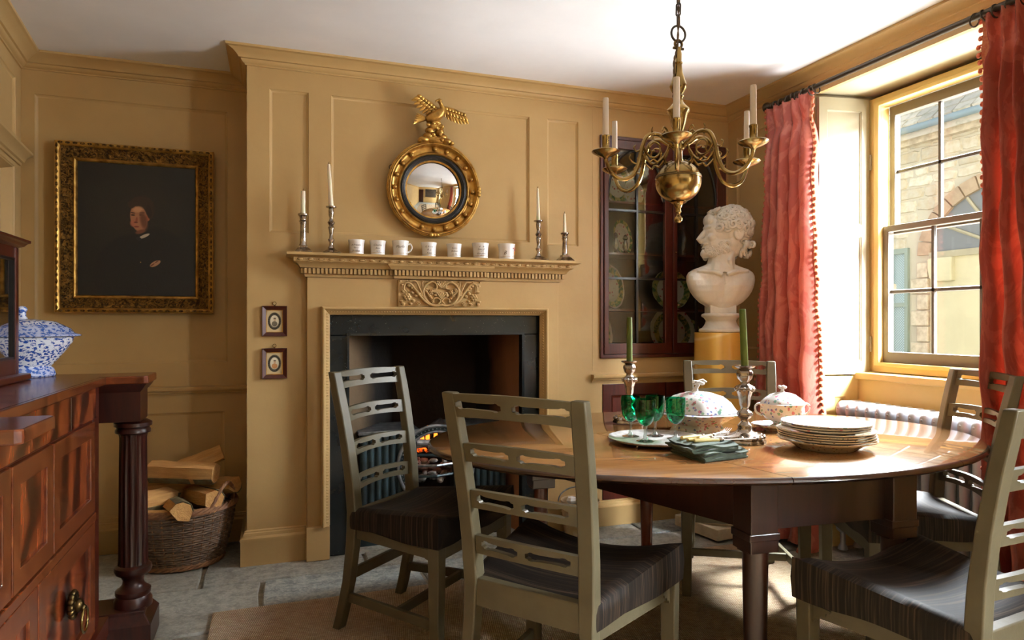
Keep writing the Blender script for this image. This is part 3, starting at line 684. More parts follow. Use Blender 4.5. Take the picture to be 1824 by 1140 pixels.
# roof with individual stone slates, gutter
rt = MB(); rt.shape([(0, 4.08), (2.6, 6.6), (2.6, 6.4), (0, 3.9)], [], 8, Matrix.Translation((-.22, 4.2, 0)) @ XZ @ Matrix.Translation((0, 0, -7))); roof = rt.build('roof', M['slate'], house, 0)
smesh = []
for k in range(5):
    b = MB(); b.shape([(-.5, 0), (-.48 + r2.uniform(-.02, .02), -.52), (-.1, -.56 + r2.uniform(-.02, .03)), (.48, -.53), (.5, 0), (.45, .5), (-.45, .5)], [], 1)
    bmesh.ops.recalc_face_normals(b.bm, faces=b.bm.faces[:]); me = bpy.data.meshes.new('slate'); b.bm.to_mesh(me); b.bm.free(); me.materials.append(M['slate']); smesh.append(me)
ang = math.atan2(2.52, 2.6)
for j in range(12):
    dist = .02 + j * .175; y = 5.5 + (j % 2) * .12
    while y < 9.3:
        w = r2.uniform(.2, .36)
        o = bpy.data.objects.new('roof_slate', r2.choice(smesh)); COL.objects.link(o); o.parent = house
        o.matrix_local = Matrix.Translation(rel((XH - .24 + dist * math.cos(ang), y + w / 2, 4.10 + dist * math.sin(ang) + .03))) @ Matrix.Rotation(-ang + .05, 4, 'Y') @ Matrix.Rotation(R(-90), 4, 'Z') @ Matrix.Diagonal((w - .012, .26, .03 + r2.uniform(0, .012), 1))
        y += w
b = MB(); b.tube([rel((XH - .3, 3.0, 4.02)), rel((XH - .3, 11, 4.02))], .055, 12); b.build('gutter', M['gutter'], house)
b = MB(); b.box(rel((XH - .1, 3, 3.84)), rel((XH + .03, 11, 3.96))); b.build('eaves_board', M['stonebase'], house, 0)
b = MB(); b.box((3.2, -3, -.3), (12, 14, -.22)); yard = struct(b.build('courtyard_floor', M['paving'], None, 0))
# ================================================================ FIREPLACE
fp = thing('fireplace', 'ochre painted chimneypiece with carved frieze around a black fossil marble surround', 'fireplace', (.82, YB, 0))
o3 = Vector((.82, YB, 0))
def P3(x, y, z): return Vector((x, y, z)) - o3
FPM = Matrix.Translation(-o3)
def box_part(name, lo, hi, m, par, bevel=0): b = MB(); b.box(P3(*lo), P3(*hi)); return b.build(name, m, par, 0, bevel=bevel)
PT = M['paint']
# boards either side and the frieze as one U-shaped piece
b = MB(); b.shape([(.159, .16), (.25, .16), (.25, 1.20), (1.39, 1.20), (1.39, .16), (1.481, .16), (1.481, 1.375), (.159, 1.375)], [], .045, FPM @ Matrix.Translation((0, 3.40, 0)) @ XZ)
b.build('frieze_board', PT, fp, 0, bevel=.003)
box_part('plinth_block', (.154, 3.378, 0), (.264, YB + .005, .163), PT, fp, .003)
box_part('plinth_block', (1.376, 3.378, 0), (1.486, YB + .005, .163), PT, fp, .003)
# carved architrave round the marble
AM = [(0, 0), (0, .036), (.006, .040), (.012, .038), (.016, .030), (.026, .022), (.034, .012), (.038, .010), (.040, 0)]
def fmould(x0, x1, zt, prof, name, mat, zb=.163, y=3.40, par=None):
    b = MB(); pts = [P3(x0, y, zb), P3(x0, y, zt), P3(x1, y, zt), P3(x1, y, zb)]
    b.sweep(prof, pts, up=(0, -1, 0)); return b.build(name, mat, par, 35)
ar_ = fmould(.226, 1.407, 1.229, AM, 'architrave', PT, par=fp)
b = MB(); rk = random.Random(2)
def leafrow(x0, z0, x1, z1, n, yy):
    for k in range(n):
        f = (k + .5) / n; x = x0 + (x1 - x0) * f; z = z0 + (z1 - z0) * f
        b.ball(P3(x, yy, z), (.0055, .005, .0055) , 6, 4)
        b.ball(P3(x + (0 if x0 != x1 else .006), yy + .003, z + (.006 if x0 != x1 else 0)), (.003, .004, .003), 5, 4)
leafrow(.25, 1.2065, 1.384, 1.2065, 84, 3.379); leafrow(.2505, .175, .2505, 1.20, 72, 3.379); leafrow(1.3825, .175, 1.3825, 1.20, 72, 3.379)
o = b.build('carved_leaf', PT, fp, 60); o['kind'] = 'stuff'
# mantel cornice
PR = [(0, 1.371), (.010, 1.372), (.012, 1.384), (.008, 1.387), (.008, 1.4135), (.033, 1.416), (.037, 1.424), (.048, 1.436), (.060, 1.442), (.064, 1.444), (.064, 1.462), (.080, 1.464), (.086, 1.468), (.095, 1.471), (.095, 1.483), (0, 1.483)]
pth = [P3(.159, YB, 0), P3(.159, 3.40, 0), P3(1.481, 3.40, 0), P3(1.481, YB, 0)]
b = MB(); b.sweep(PR, pth); b.box(P3(.16, 3.40, 1.37), P3(1.48, YB, 1.4825)); shelf = b.build('mantel_shelf', PT, fp, 30)
b = MB(); b.sweep([(0, 1.371), (.010, 1.372), (.012, 1.384), (.008, 1.387), (.008, 1.4135), (.030, 1.416), (.034, 1.424), (.044, 1.434), (.046, 1.442), (0, 1.442)], [P3(.585, 3.40, 0), P3(.585, 3.382, 0), P3(1.048, 3.382, 0), P3(1.048, 3.40, 0)]); b.build('breakfront', PT, fp, 30)
b = MB()
x = .145
while x < 1.494:
    f = 3.40 - .029 - (.018 if .57 < x < 1.055 else 0)
    b.box(P3(x, f, 1.388), P3(x + .0118, f + .024, 1.4134)); x += .0195
for xs in (.13, 1.499):
    for k in range(3): b.box(P3(xs, 3.385 + k * .0195, 1.389), P3(xs + .012, 3.3965 + k * .0195, 1.4125))
o = b.build('dentil', PT, fp, 0); o['kind'] = 'stuff'
b = MB(); b.ball((0, 0, 0), (.0145, .008, .0075), 10, 6); b.torus((0, 0, 0), .0185, .0022, 16, 5, Matrix.Rotation(R(90), 4, 'X'), 1, .5); egg = b.build('bead', PT, fp, 60); egg.location = P3(.125, 3.336, 1.453)
for k in range(1, 30):
    e2 = egg.copy(); COL.objects.link(e2); e2.location = P3(.125 + k * .0478, 3.336, 1.453)
# carved tablet of scrolls
cx0, cx1, cz0, cz1 = .598, 1.035, 1.2325, 1.365
tb = box_part('carved_tablet', (cx0, 3.384, cz0), (cx1, 3.41, cz1), PT, fp)
b = MB(); W, H = cx1 - cx0, cz1 - cz0
def CP(u, w, d=0): return P3(cx0 + u * W, 3.382 - d, cz0 + w * H)
def scroll(pts, r0, r1, d=.008):
    q = spline([CP(p[0], p[1], d) for p in pts], 6); n = len(q)
    b.tube(q, [r0 + (r1 - r0) * i / (n - 1) for i in range(n)], 8)
for mir in (0, 1):
    X = (lambda u: 1 - u) if mir else (lambda u: u)
    m = lambda L: [(X(u), w) for u, w in L]
    scroll(m([(.50, .06), (.42, .03), (.35, .14), (.29, .45), (.30, .75), (.38, .95), (.44, .86), (.44, .70), (.40, .68)]), .0075, .004)
    scroll(m([(.36, .08), (.28, .28), (.20, .62), (.13, .88), (.075, .86), (.06, .66), (.09, .55)]), .0075, .004)
    scroll(m([(.46, .10), (.49, .22), (.46, .33), (.41, .30), (.41, .18)]), .005, .003)
    scroll(m([(.30, .30), (.24, .70), (.20, .95), (.13, .96)]), .005, .004)
    scroll(m([(.26, .42), (.28, .70), (.27, .95)]), .005, .003)
    for k in range(7):                                        # acanthus lobes along the scrolls
        u = .12 + .03 * k; w = .80 - .075 * k
        b.ball(CP(X(u), w, .006), (.010, .007, .0075), 8, 5, None)
        b.ball(CP(X(.31 + .012 * k), .62 - .05 * k, .006), (.008, .007, .0065), 8, 5)
    for (u, w, s) in ((.10, .36, .020), (.38, .56, .014), (.23, .12, .011), (.40, .20, .009)):
        b.ball(CP(X(u), w, .010), s * .42, 8, 5)
        for k in range(6):
            a = k * PI / 3; c = CP(X(u), w, .006); b.ball((c.x + s * .62 * math.cos(a), c.y, c.z + s * .62 * math.sin(a)), (s * .42, .007, s * .42), 8, 5)
    for (u, w) in ((.05, .10), (.14, .10), (.17, .22), (.03, .20), (.33, .66), (.36, .42), (.43, .44), (.05, .58), (.20, .40), (.16, .52), (.04, .82), (.44, .52)):
        b.ball(CP(X(u), w, .004), (.009 + .003 * rk.random(), .008, .006 + .003 * rk.random()), 7, 5)
for k in range(5):
    a = R(50 + 20 * k); scroll([(.5, .30), (.5 + .05 * math.cos(a) * 1.4, .30 + .26 * math.sin(a))], .003, .006)
    scroll([(.5, .72), (.5 + .05 * math.cos(a) * 1.6, .72 + .24 * math.sin(a))], .003, .006)
for k in range(12): b.ball(CP(.02 + .087 * k, .965, .003), (.006, .004, .005), 6, 4)
b.build('carved_scrollwork', PT, tb, 70)
# black marble slips
SL = Matrix.Translation((0, 3.425, 0)) @ XZ
for nm, Pp in (('marble_slip', rect(.264, 0, .361, 1.086)), ('marble_slip', rect(1.276, 0, 1.376, 1.086)), ('marble_lintel', rect(.264, 1.088, 1.376, 1.192))):
    b = MB(); b.shape(Pp, [], .05, FPM @ SL); b.build(nm, M['slip'], fp, 0, bevel=.003)
b = MB(); b.sweep([(0, 0), (0, .008), (.012, .006), (.012, 0)], [P3(.349, 3.425, 0), P3(.349, 3.425, 1.098), P3(1.288, 3.425, 1.098), P3(1.288, 3.425, 0)], up=(0, -1, 0)); b.build('slip_bead', M['slip'], fp, 30)
# firebox
FB = [(.361, 3.47), (.66, 3.94), (1.17, 3.94), (1.276, 3.47)]
def wallq(p, q, z0, z1, m, name, th=.03):
    d = (Vector((q[0] - p[0], q[1] - p[1], 0))).normalized(); n = Vector((-d.y, d.x, 0)) * th
    b = MB(); b.shape([(p[0], p[1]), (q[0], q[1]), (q[0] + n.x, q[1] + n.y), (p[0] + n.x, p[1] + n.y)], [], z1 - z0, FPM @ Matrix.Translation((0, 0, z0))); return b.build(name, m, fp, 0)
def soot_mat(name, base, c0, c1, flip):
    t = NT(name); x, y, z = t.sep()
    # soot spreads from the back, leaving a clean curved patch at the cheek's front and foot
    k = t.math('ADD', t.math('MULTIPLY', t.math('SUBTRACT', y, .03), 2.6), t.math('MULTIPLY', t.math('SUBTRACT', z, .45), -.1 if flip else .2))
    k = t.math('ADD', k, t.math('MULTIPLY', t.noise(5, 5), .35))
    cc = t.mix(t.noise(3.5, 6, t.coords((1, 1, .5))), c0, c1)
    t.col(t.mix(t.ramp(k, [(.45, 0.0), (.95, 1.0)]), cc, srgb(12, 9, 8))); t.set(rough=.95); t.bump(t.noise(26, 4), .3); return t.m
wallq(FB[0], FB[1], 0, 1.25, soot_mat('sooted_sandy_cheek', None, srgb(66, 52, 38), srgb(122, 100, 72), False), 'fire_cheek')
wallq(FB[2], FB[3], 0, 1.25, soot_mat('sooted_orange_cheek', None, srgb(112, 70, 44), srgb(168, 112, 74), True), 'fire_cheek')
wallq(FB[1], FB[2], 0, 1.6, M['soot'], 'fire_back')
b = MB(); b.box(P3(.21, 3.475, 1.10), P3(1.43, 3.50, 1.6)); b.box(P3(.21, 3.475, 1.25), P3(.36, 3.96, 1.6)); b.box(P3(1.28, 3.475, 1.25), P3(1.43, 3.96, 1.6)); b.box(P3(.2, 3.475, 1.6), P3(1.44, 3.98, 1.64)); b.box(P3(.20, 3.462, 0), P3(.225, 3.99, 1.6)); b.box(P3(1.415, 3.462, 0), P3(1.44, 3.99, 1.6)); b.box(P3(.2, 3.975, 0), P3(1.44, 4.0, 1.64)); b.build('flue_throat', M['soot'], fp, 0)
b = MB(); b.box(P3(.28, 3.435, -.01), P3(1.36, 3.95, .006)); b.build('hearth_slab', M['flag'], fp, 0)

# hob grate
hg = thing('hob_grate', 'teal-black cast-iron hob grate with fluted cheeks inside the fireplace', 'grate', (.82, 3.56, .006))
g0 = Vector((.82, 3.56, .006))
def G(x, y, z): return Vector((x, y, z)) - g0
for s in (-1, 1):
    xa, xb = sorted((.82 + s * .395, .82 + s * .10)); yf = 3.50
    b = MB(); b.box(G(xa, yf + .012, .02), G(xb, 3.78, .575)); b.box(G(xa - .004, yf - .004, .0), G(xb + .004, 3.79, .055)); hb = b.build('hob', M['iron'], hg, 0, bevel=.003)
    b = MB(); b.box(G(xa - .012, yf - .01, .575), G(xb + .012, 3.80, .592)); b.build('hob_plate', M['ironlight'], hb, 0, bevel=.003)
    n = 8
    for k in range(n):
        w = (xb - xa) / n; x = xa + w * (k + .5)
        b = MB(); b.rings([[G(x + w * .44 * math.cos(a), yf + .014 - .017 * math.sin(a), zz) for a in [PI * i / 6 for i in range(7)]] for zz in (.06, .57)], True); b.build('flute', M['iron'], hb, 40)
rgc = G(.82, 3.495, .40); RR = .205
b = MB()
for rad, th in ((RR, .010), (RR - .032, .007)): b.torus(rgc, rad, th, 48, 8, Matrix.Translation(rgc) @ Matrix.Rotation(R(90), 4, 'X') @ Matrix.Translation(-rgc))
rg = b.build('ring_ornament', M['ironlight'], hg, 50)
b = MB(); b.shape([(RR * math.cos(a), RR * math.sin(a)) for a in [2 * PI * i / 40 for i in range(40)]], [[((RR - .03) * math.cos(a), (RR - .03) * math.sin(a)) for a in [2 * PI * i / 40 for i in range(40)]]], .012, Matrix.Translation(rgc) @ XZ); b.build('ring_plate', M['iron'], rg, 0)
b = MB()
for k in range(56):
    a = 2 * PI * k / 56; p = rgc + Vector(((RR - .016) * math.cos(a), -.006, (RR - .016) * math.sin(a))); b.ball(p, (.004, .006, .004), 6, 4)
o = b.build('ring_bead', M['ironlight'], rg, 60); o['kind'] = 'stuff'
# lettering cast round the foot of the ring
txt = bpy.data.curves.new('letters', 'FONT'); txt.body = 'HE E'; txt.size = .03; txt.extrude = .002; txt.align_x = 'CENTER'
to = bpy.data.objects.new('letters_src', txt); me = bpy.data.meshes.new_from_object(to); bpy.data.objects.remove(to)
for v in me.vertices:
    a = -PI / 2 + v.co.x / (RR - .05); r = RR - .062 + (-v.co.y) * -1
    rr_ = (RR - .045) - v.co.y
    v.co = rgc + Vector((rr_ * math.cos(a), -.006 - v.co.z, rr_ * math.sin(a)))
me.materials.append(M['ironlight']); lo = bpy.data.objects.new('lettering', me); COL.objects.link(lo); lo.parent = rg
for k in range(4):
    z = .34 + k * .055
    b = MB(); b.tube([G(.72, 3.52, z), G(.82, 3.485, z), G(.92, 3.52, z)], .0085, 8); b.build('fire_bar', M['ironlight'] if k % 2 else M['iron'], hg)
b = MB(); b.box(G(.60, 3.60, .02), G(1.04, 3.90, .33)); b.build('grate_box', M['soot'], hg, 0)
b = MB(); rq = random.Random(4)
for k in range(46): b.ball(G(.72 + rq.random() * .2, 3.53 + rq.random() * .16, .30 + rq.random() * .12), (.012 + rq.random() * .016, .012 + rq.random() * .012, .010 + rq.random() * .01), 6, 4)
o = tag(b.build('ash_heap', M['ash'], None, 60), 'pale grey ash and clinker heaped in the grate', 'ash', kind='stuff')
o.location = g0
b = MB()
for k in range(26): b.ball((.73 + rq.random() * .2, 3.54 + rq.random() * .16, .455 + rq.random() * .03), (.016, .014, .010), 6, 4)
tag(b.build('ember_bed', M['ember'], None, 60), 'glowing orange embers lying on the ash', 'embers', kind='stuff')
LN = [('charred log lying along the front of the grate', (.70, 3.55, .50), (.95, 3.58, .515), .022), ('charred log leaning back over the embers', (.74, 3.62, .49), (.90, 3.72, .60), .024)]
for lb, p, q, r in LN:
    pv, qv = Vector(p), Vector(q); c = (pv + qv) / 2
    b = MB(); b.tube([pv - c + Vector((0, 0, .004 * math.sin(i * 2))) + (qv - pv) * (i / 6) for i in range(7)], [r * (1 + .12 * math.sin(i * 1.7)) for i in range(7)], 9)
    tag(b.build('burning_log', M['ash'] if 'front' in lb else M['soot'], None, 50, loc=c), lb, 'log')
b = MB()
for x, yv, h in ((.765, 3.60, .06), (.80, 3.62, .09), (.84, 3.60, .07)): b.lathe([(.004, 0), (.012, .02), (.010, .045), (.003, h)], 8, (x, yv, .50))
tag(b.build('flame', M['fire'], None, 60), 'small orange flames flickering above the embers in the grate', 'fire', kind='stuff')
# coal bucket at the end of the hearth
bk = thing('coal_bucket', 'tarnished brass bucket holding crumpled paper at the right end of the hearth', 'bucket', (1.55, 3.27, 0))
b = MB(); b.lathe([(.070, 0), (.076, .004), (.086, .05), (.094, .12), (.099, .19), (.105, .20), (.103, .205), (.095, .20), (.088, .12), (.078, .03), (.01, .02)], 28); b.build('body', plain('tarnished_bucket', srgb(186, 150, 92), .35, .6, c2=srgb(214, 200, 172), scale=9), bk, 50)
b = MB(); b.tube([Vector((.1 * math.cos(a), .06 - .0 , .19 + .07 * math.sin(a))) for a in [PI * i / 12 for i in range(13)]], .004, 6); b.build('bail_handle', M['ironlight'], bk)
b = MB(); rq = random.Random(9)
for k in range(9): 
    a = rq.random() * 6.28; rad = rq.random() * .055; b.ball((rad * math.cos(a), rad * math.sin(a), .19 + rq.random() * .03), (.03, .026, .022), 6, 4)
tag(b.build('crumpled_paper', M['porcelain'], None, 0, loc=(1.55, 3.27, 0)), 'crumpled white paper balls filling the brass bucket', 'paper', kind='stuff')

# ================================================================ BUILT-IN CHINA CUPBOARD
cb = thing('china_cupboard', 'built-in mahogany china cupboard with arched glazed doors in the fireplace wall', 'cupboard', (2.18, YB, 0))
c0 = Vector((2.18, YB, 0))
def CB(x, y, z): return Vector((x, y, z)) - c0
MAH = M['mahogany']
b = MB(); b.box(CB(1.70, YB + .30, .06), CB(2.63, YB + .32, 2.30)); b.box(CB(1.735, YB + .021, .06), CB(1.755, YB + .30, 2.26)); b.box(CB(2.605, YB + .021, .06), CB(2.63, YB + .30, 2.26)); b.box(CB(1.74, YB + .021, 2.22), CB(2.63, YB + .30, 2.24)); b.box(CB(1.74, YB + .021, .88), CB(2.63, YB + .30, .945)); b.box(CB(1.74, YB + .021, .10), CB(2.63, YB + .30, .125))
b.build('carcass', plain('dark_cupboard_interior', srgb(24, 16, 14), .6, c2=srgb(18, 22, 21), scale=3), cb, 0)
b = MB(); b.rshape((1.753, .948, 2.605, 2.218), [(1.772, .968, 2.586, 2.198)], .035, Matrix.Translation(-c0) @ Matrix.Translation((0, YB - .014, 0)) @ XZ); b.build('frame', MAH, cb, 0, bevel=.003)
for zz in (1.23, 1.56, 1.86):
    b = MB(); b.box(CB(1.756, YB + .05, zz - .012), CB(2.605, YB + .30, zz)); b.build('shelf', MAH, cb, 0)
xm = 2.225
for (xa, xb) in ((1.774, xm - .002), (xm + .002, 2.584)):
    st = .052; T = Matrix.Translation(-c0) @ Matrix.Translation((0, YB - .020, 0)) @ XZ
    b = MB(); b.rshape((xa, .970, xb, 2.196), [(xa + st * .55, .970 + .062, xb - st, 2.196 - .05)], .026, T); dr = b.build('glazed_door', MAH, cb, 0, bevel=.003)
    ga, gb, gz0, gz1 = xa + st * .55, xb - st, 1.032, 2.146; xc = (ga + gb) / 2
    DB = M['ebony']
    b = MB(); b.box(CB(xc - .006, YB - .018, gz0), CB(xc + .006, YB + .0, gz1)); b.build('glazing_bar', DB, dr, 0)
    zr = (1.405, 1.795)
    for zz in zr: b = MB(); b.box(CB(ga, YB - .018, zz - .006), CB(gb, YB + .0, zz + .006)); b.build('glazing_bar', DB, dr, 0)
    for sg in (-1, 1):
        xo = ga if sg < 0 else gb; w = (gb - ga) / 2
        pts = [CB(xo + -sg * 0 + (xc - xo) * (1 - math.cos(a)), YB - .009, 1.80 + .33 * math.sin(a)) for a in [PI / 2 * i / 12 for i in range(13)]]
        pts = [CB(xc + sg * w * math.sin(a), YB - .009, 1.86 + .285 * math.cos(a)) for a in [PI / 2 * i / 12 for i in range(13)]]
        b = MB(); b.tube(pts, .0065, 6); b.build('arched_bar', DB, dr)
    for x0, x1 in ((ga, xc), (xc, gb)):
        for z0, z1 in ((gz0, zr[0]), (zr[0], zr[1]), (zr[1], gz1)):
            b = MB(); b.box(CB(x0 + .005, YB - .006, z0 + .005), CB(x1 - .005, YB - .004, z1 - .005)); b.build('pane', M['cupglass'], dr, 0)
b = MB(); b.lathe([(.004, 0), (.006, .004), (.004, .008)], 10, CB(xm + .02, YB - .02, 1.56)); b.build('keyhole_escutcheon', M['brass'], cb)
for (xa, xb) in ((1.772, 2.183), (2.187, 2.60)):
    T = Matrix.Translation(-c0) @ Matrix.Translation((0, YB - .006, 0)) @ XZ
    h = (xa + .055, .205, xb - .055, .735)
    b = MB(); b.rshape((xa, .142, xb, .80), [tuple(h)], .022, T); d = b.build('panelled_door', MAH, cb, 0, bevel=.002); panel(d, *h, T, MAH, .012, .016)
b = MB(); b.sweep([(a * 1.1, z) for a, z in RAIL], [CB(1.70, YB + .0, .812), CB(1.700001, YB - .001, .812), CB(XR, YB - .001, .812)][1:]); b.build('surbase_moulding', PT, cb, 30)

# contents of the cupboard
def plate_prof(r, h=.018, foot=.55): return [(.0005, .006), (r * foot, .006), (r * foot * 1.02, 0), (r * .62, .002), (r * .98, h), (r, h + .002), (r * .985, h + .005), (r * .66, .008), (r * .6, .010), (.0005, .010)]
spk = 0
PL = [(1.80, 1.565, .125, .0, 'green-bordered oval plate behind the left door, middle shelf', 'greenplate', .75), (1.945, 1.235, .135, .25, 'green-bordered oval plate with pink flowers, left door, second shelf from the bottom', 'greenplate', .72),
      (1.86, .95, .145, .3, 'green-bordered leaf-edged plate with flowers, left door, bottom shelf', 'greenplate', .72), (2.37, 1.235, .125, -.15, 'green-rimmed dessert plate with flower spray beside the bust\'s chest', 'greenplate', 1),
      (2.38, .95, .15, -.1, 'large scallop-edged dish standing behind the right door, bottom shelf', 'greenplate', 1), (1.98, 1.865, .14, .2, 'green-bordered plate with pink flowers, left door, top shelf', 'greenplate', .85),
      (2.10, 1.865, .085, .0, 'small flowered cup plate beside the green plate on the top shelf', 'greenplate', .8), (2.02, 1.565, .11, .3, 'dark-bordered plate half hidden by a bar, left door, middle shelf', 'greenplate', .7), (1.82, 1.235, .10, .0, 'small dim green plate at the left end of the second shelf', 'greenplate', .8), (2.47, .95, .12, .0, 'plate leaning at the right end of the bottom shelf behind the bust', 'greenplate', 1), (2.36, 1.865, .075, .1, 'small green plate behind the chandelier ball, top shelf', 'greenplate', 1)]
for (x, z, r, rz, lb, mt, sx) in PL:
    b = MB(); b.lathe(plate_prof(r), 36, rfn=lambda a, zz: 1 + .03 * abs(math.sin(5 * a)))
    o = b.build('plate', M[mt], None, 50)
    o.matrix_world = Matrix.Translation((x, YB + .24 - .0, z + r * .97)) @ Matrix.Rotation(rz, 4, 'Z') @ Matrix.Rotation(R(80), 4, 'X') @ Matrix.Diagonal((sx, 1, 1, 1))
    tag(o, lb, 'plate', 'plates displayed in the china cupboard')
def bottle(name, x, y, z, pf, mat, lb, cat, stop=True):
    t = thing(name, lb, cat, (x, y, z)); b = MB(); b.lathe(pf, 20); b.build('body', mat, t, 40)
    if stop: zt = pf[-1][1]; b = MB(); b.lathe([(.005, zt - .01), (.008, zt), (.016, zt + .012), (.010, zt + .03), (.002, zt + .036)], 12); b.build('stopper', mat, t, 40)
    return t
bottle('decanter', 2.40, YB + .14, 1.56, [(.05, 0), (.062, .004), (.064, .10), (.05, .135), (.026, .16), (.022, .21), (.03, .225)], M['cutglass'], 'cut-glass decanter on the middle shelf behind the right door', 'decanter')
bottle('cruet_bottle', 2.30, YB + .12, 1.56, [(.016, 0), (.02, .003), (.021, .05), (.010, .075), (.008, .10), (.012, .108)], M['cutglass'], 'small glass cruet bottle left of the cut-glass decanter', 'bottle')
bottle('pepper_caster', 1.92, YB + .12, 1.56, [(.018, 0), (.02, .006), (.010, .02), (.018, .045), (.016, .07), (.010, .09)], M['silver'], 'small silver caster standing beside the middle-shelf plate', 'caster')
bottle('pepper_caster', 1.985, YB + .12, 1.56, [(.016, 0), (.018, .006), (.009, .02), (.016, .04), (.014, .062), (.009, .08)], M['silver'], 'second smaller silver caster, to the right of the first', 'caster')
# ================================================================ LADDER-BACK CHAIRS
def slat_outline(w, h, arch=0.0):
    n = 14; top = [(-w / 2 + w * i / n, h / 2 + arch * (1 - (2 * i / n - 1) ** 2)) for i in range(n + 1)]
    bot = [(w / 2 - w * i / n, -h / 2 + arch * .6 * (1 - (1 - 2 * i / n) ** 2)) for i in range(n + 1)]
    return bot[::1] + top[::1] if False else [(-x, y) for x, y in bot] [::-1][::-1] + top[::-1]
def slot(cx, cy, L, h):
    """long pierced slot with a lobed (quatrefoil) end each side"""
    P = []; n = 8; r = h * .34
    for sg in (1, -1):
        e = cx + sg * L / 2
        arcs = [(e - sg * .012, cy - sg * h * .50, 0), (e, cy - sg * h * .30, 1), (e + sg * .010, cy, 1), (e, cy + sg * h * .30, 1), (e - sg * .012, cy + sg * h * .50, 0)]
        P += [(e - sg * .020, cy - sg * h * .44), (e - sg * .013, cy - sg * h * .54), (e - sg * .004, cy - sg * h * .50), (e - sg * .001, cy - sg * h * .34), (e + sg * .007, cy - sg * h * .26), (e + sg * .007, cy + sg * h * .26), (e - sg * .001, cy + sg * h * .34), (e - sg * .004, cy + sg * h * .50), (e - sg * .013, cy + sg * h * .54), (e - sg * .020, cy + sg * h * .44)]
        for k in range(1, 5):
            f = k / 5; P.append((e - sg * .020 - sg * (L - .040) * f, cy + sg * h * .40))
    return P
def lerp(a, b, f): return a + (b - a) * f
STILE = [(-.268, 0), (-.250, .06), (-.222, .18), (-.205, .32), (-.200, .44), (-.208, .55), (-.226, .68), (-.248, .80), (-.283, .955)]
def stile_y(z):
    for (ya, za), (yb, zb) in zip(STILE, STILE[1:]):
        if za <= z <= zb: return lerp(ya, yb, (z - za) / (zb - za))
    return STILE[-1][0]
def stile_x(z): return .176 + (.010 if z < .44 else 0) * (1 - z / .44) + max(0, z - .44) * .034
def seat_top(u, v):
    """u -1..1 across, v 0..1 rear to front: dished saddle"""
    return .444 + .014 * v + .050 * (abs(u) ** 1.9) * (.25 + .75 * v) + .012 * (1 - u * u) * (1 - abs(2 * v - 1)) * .3
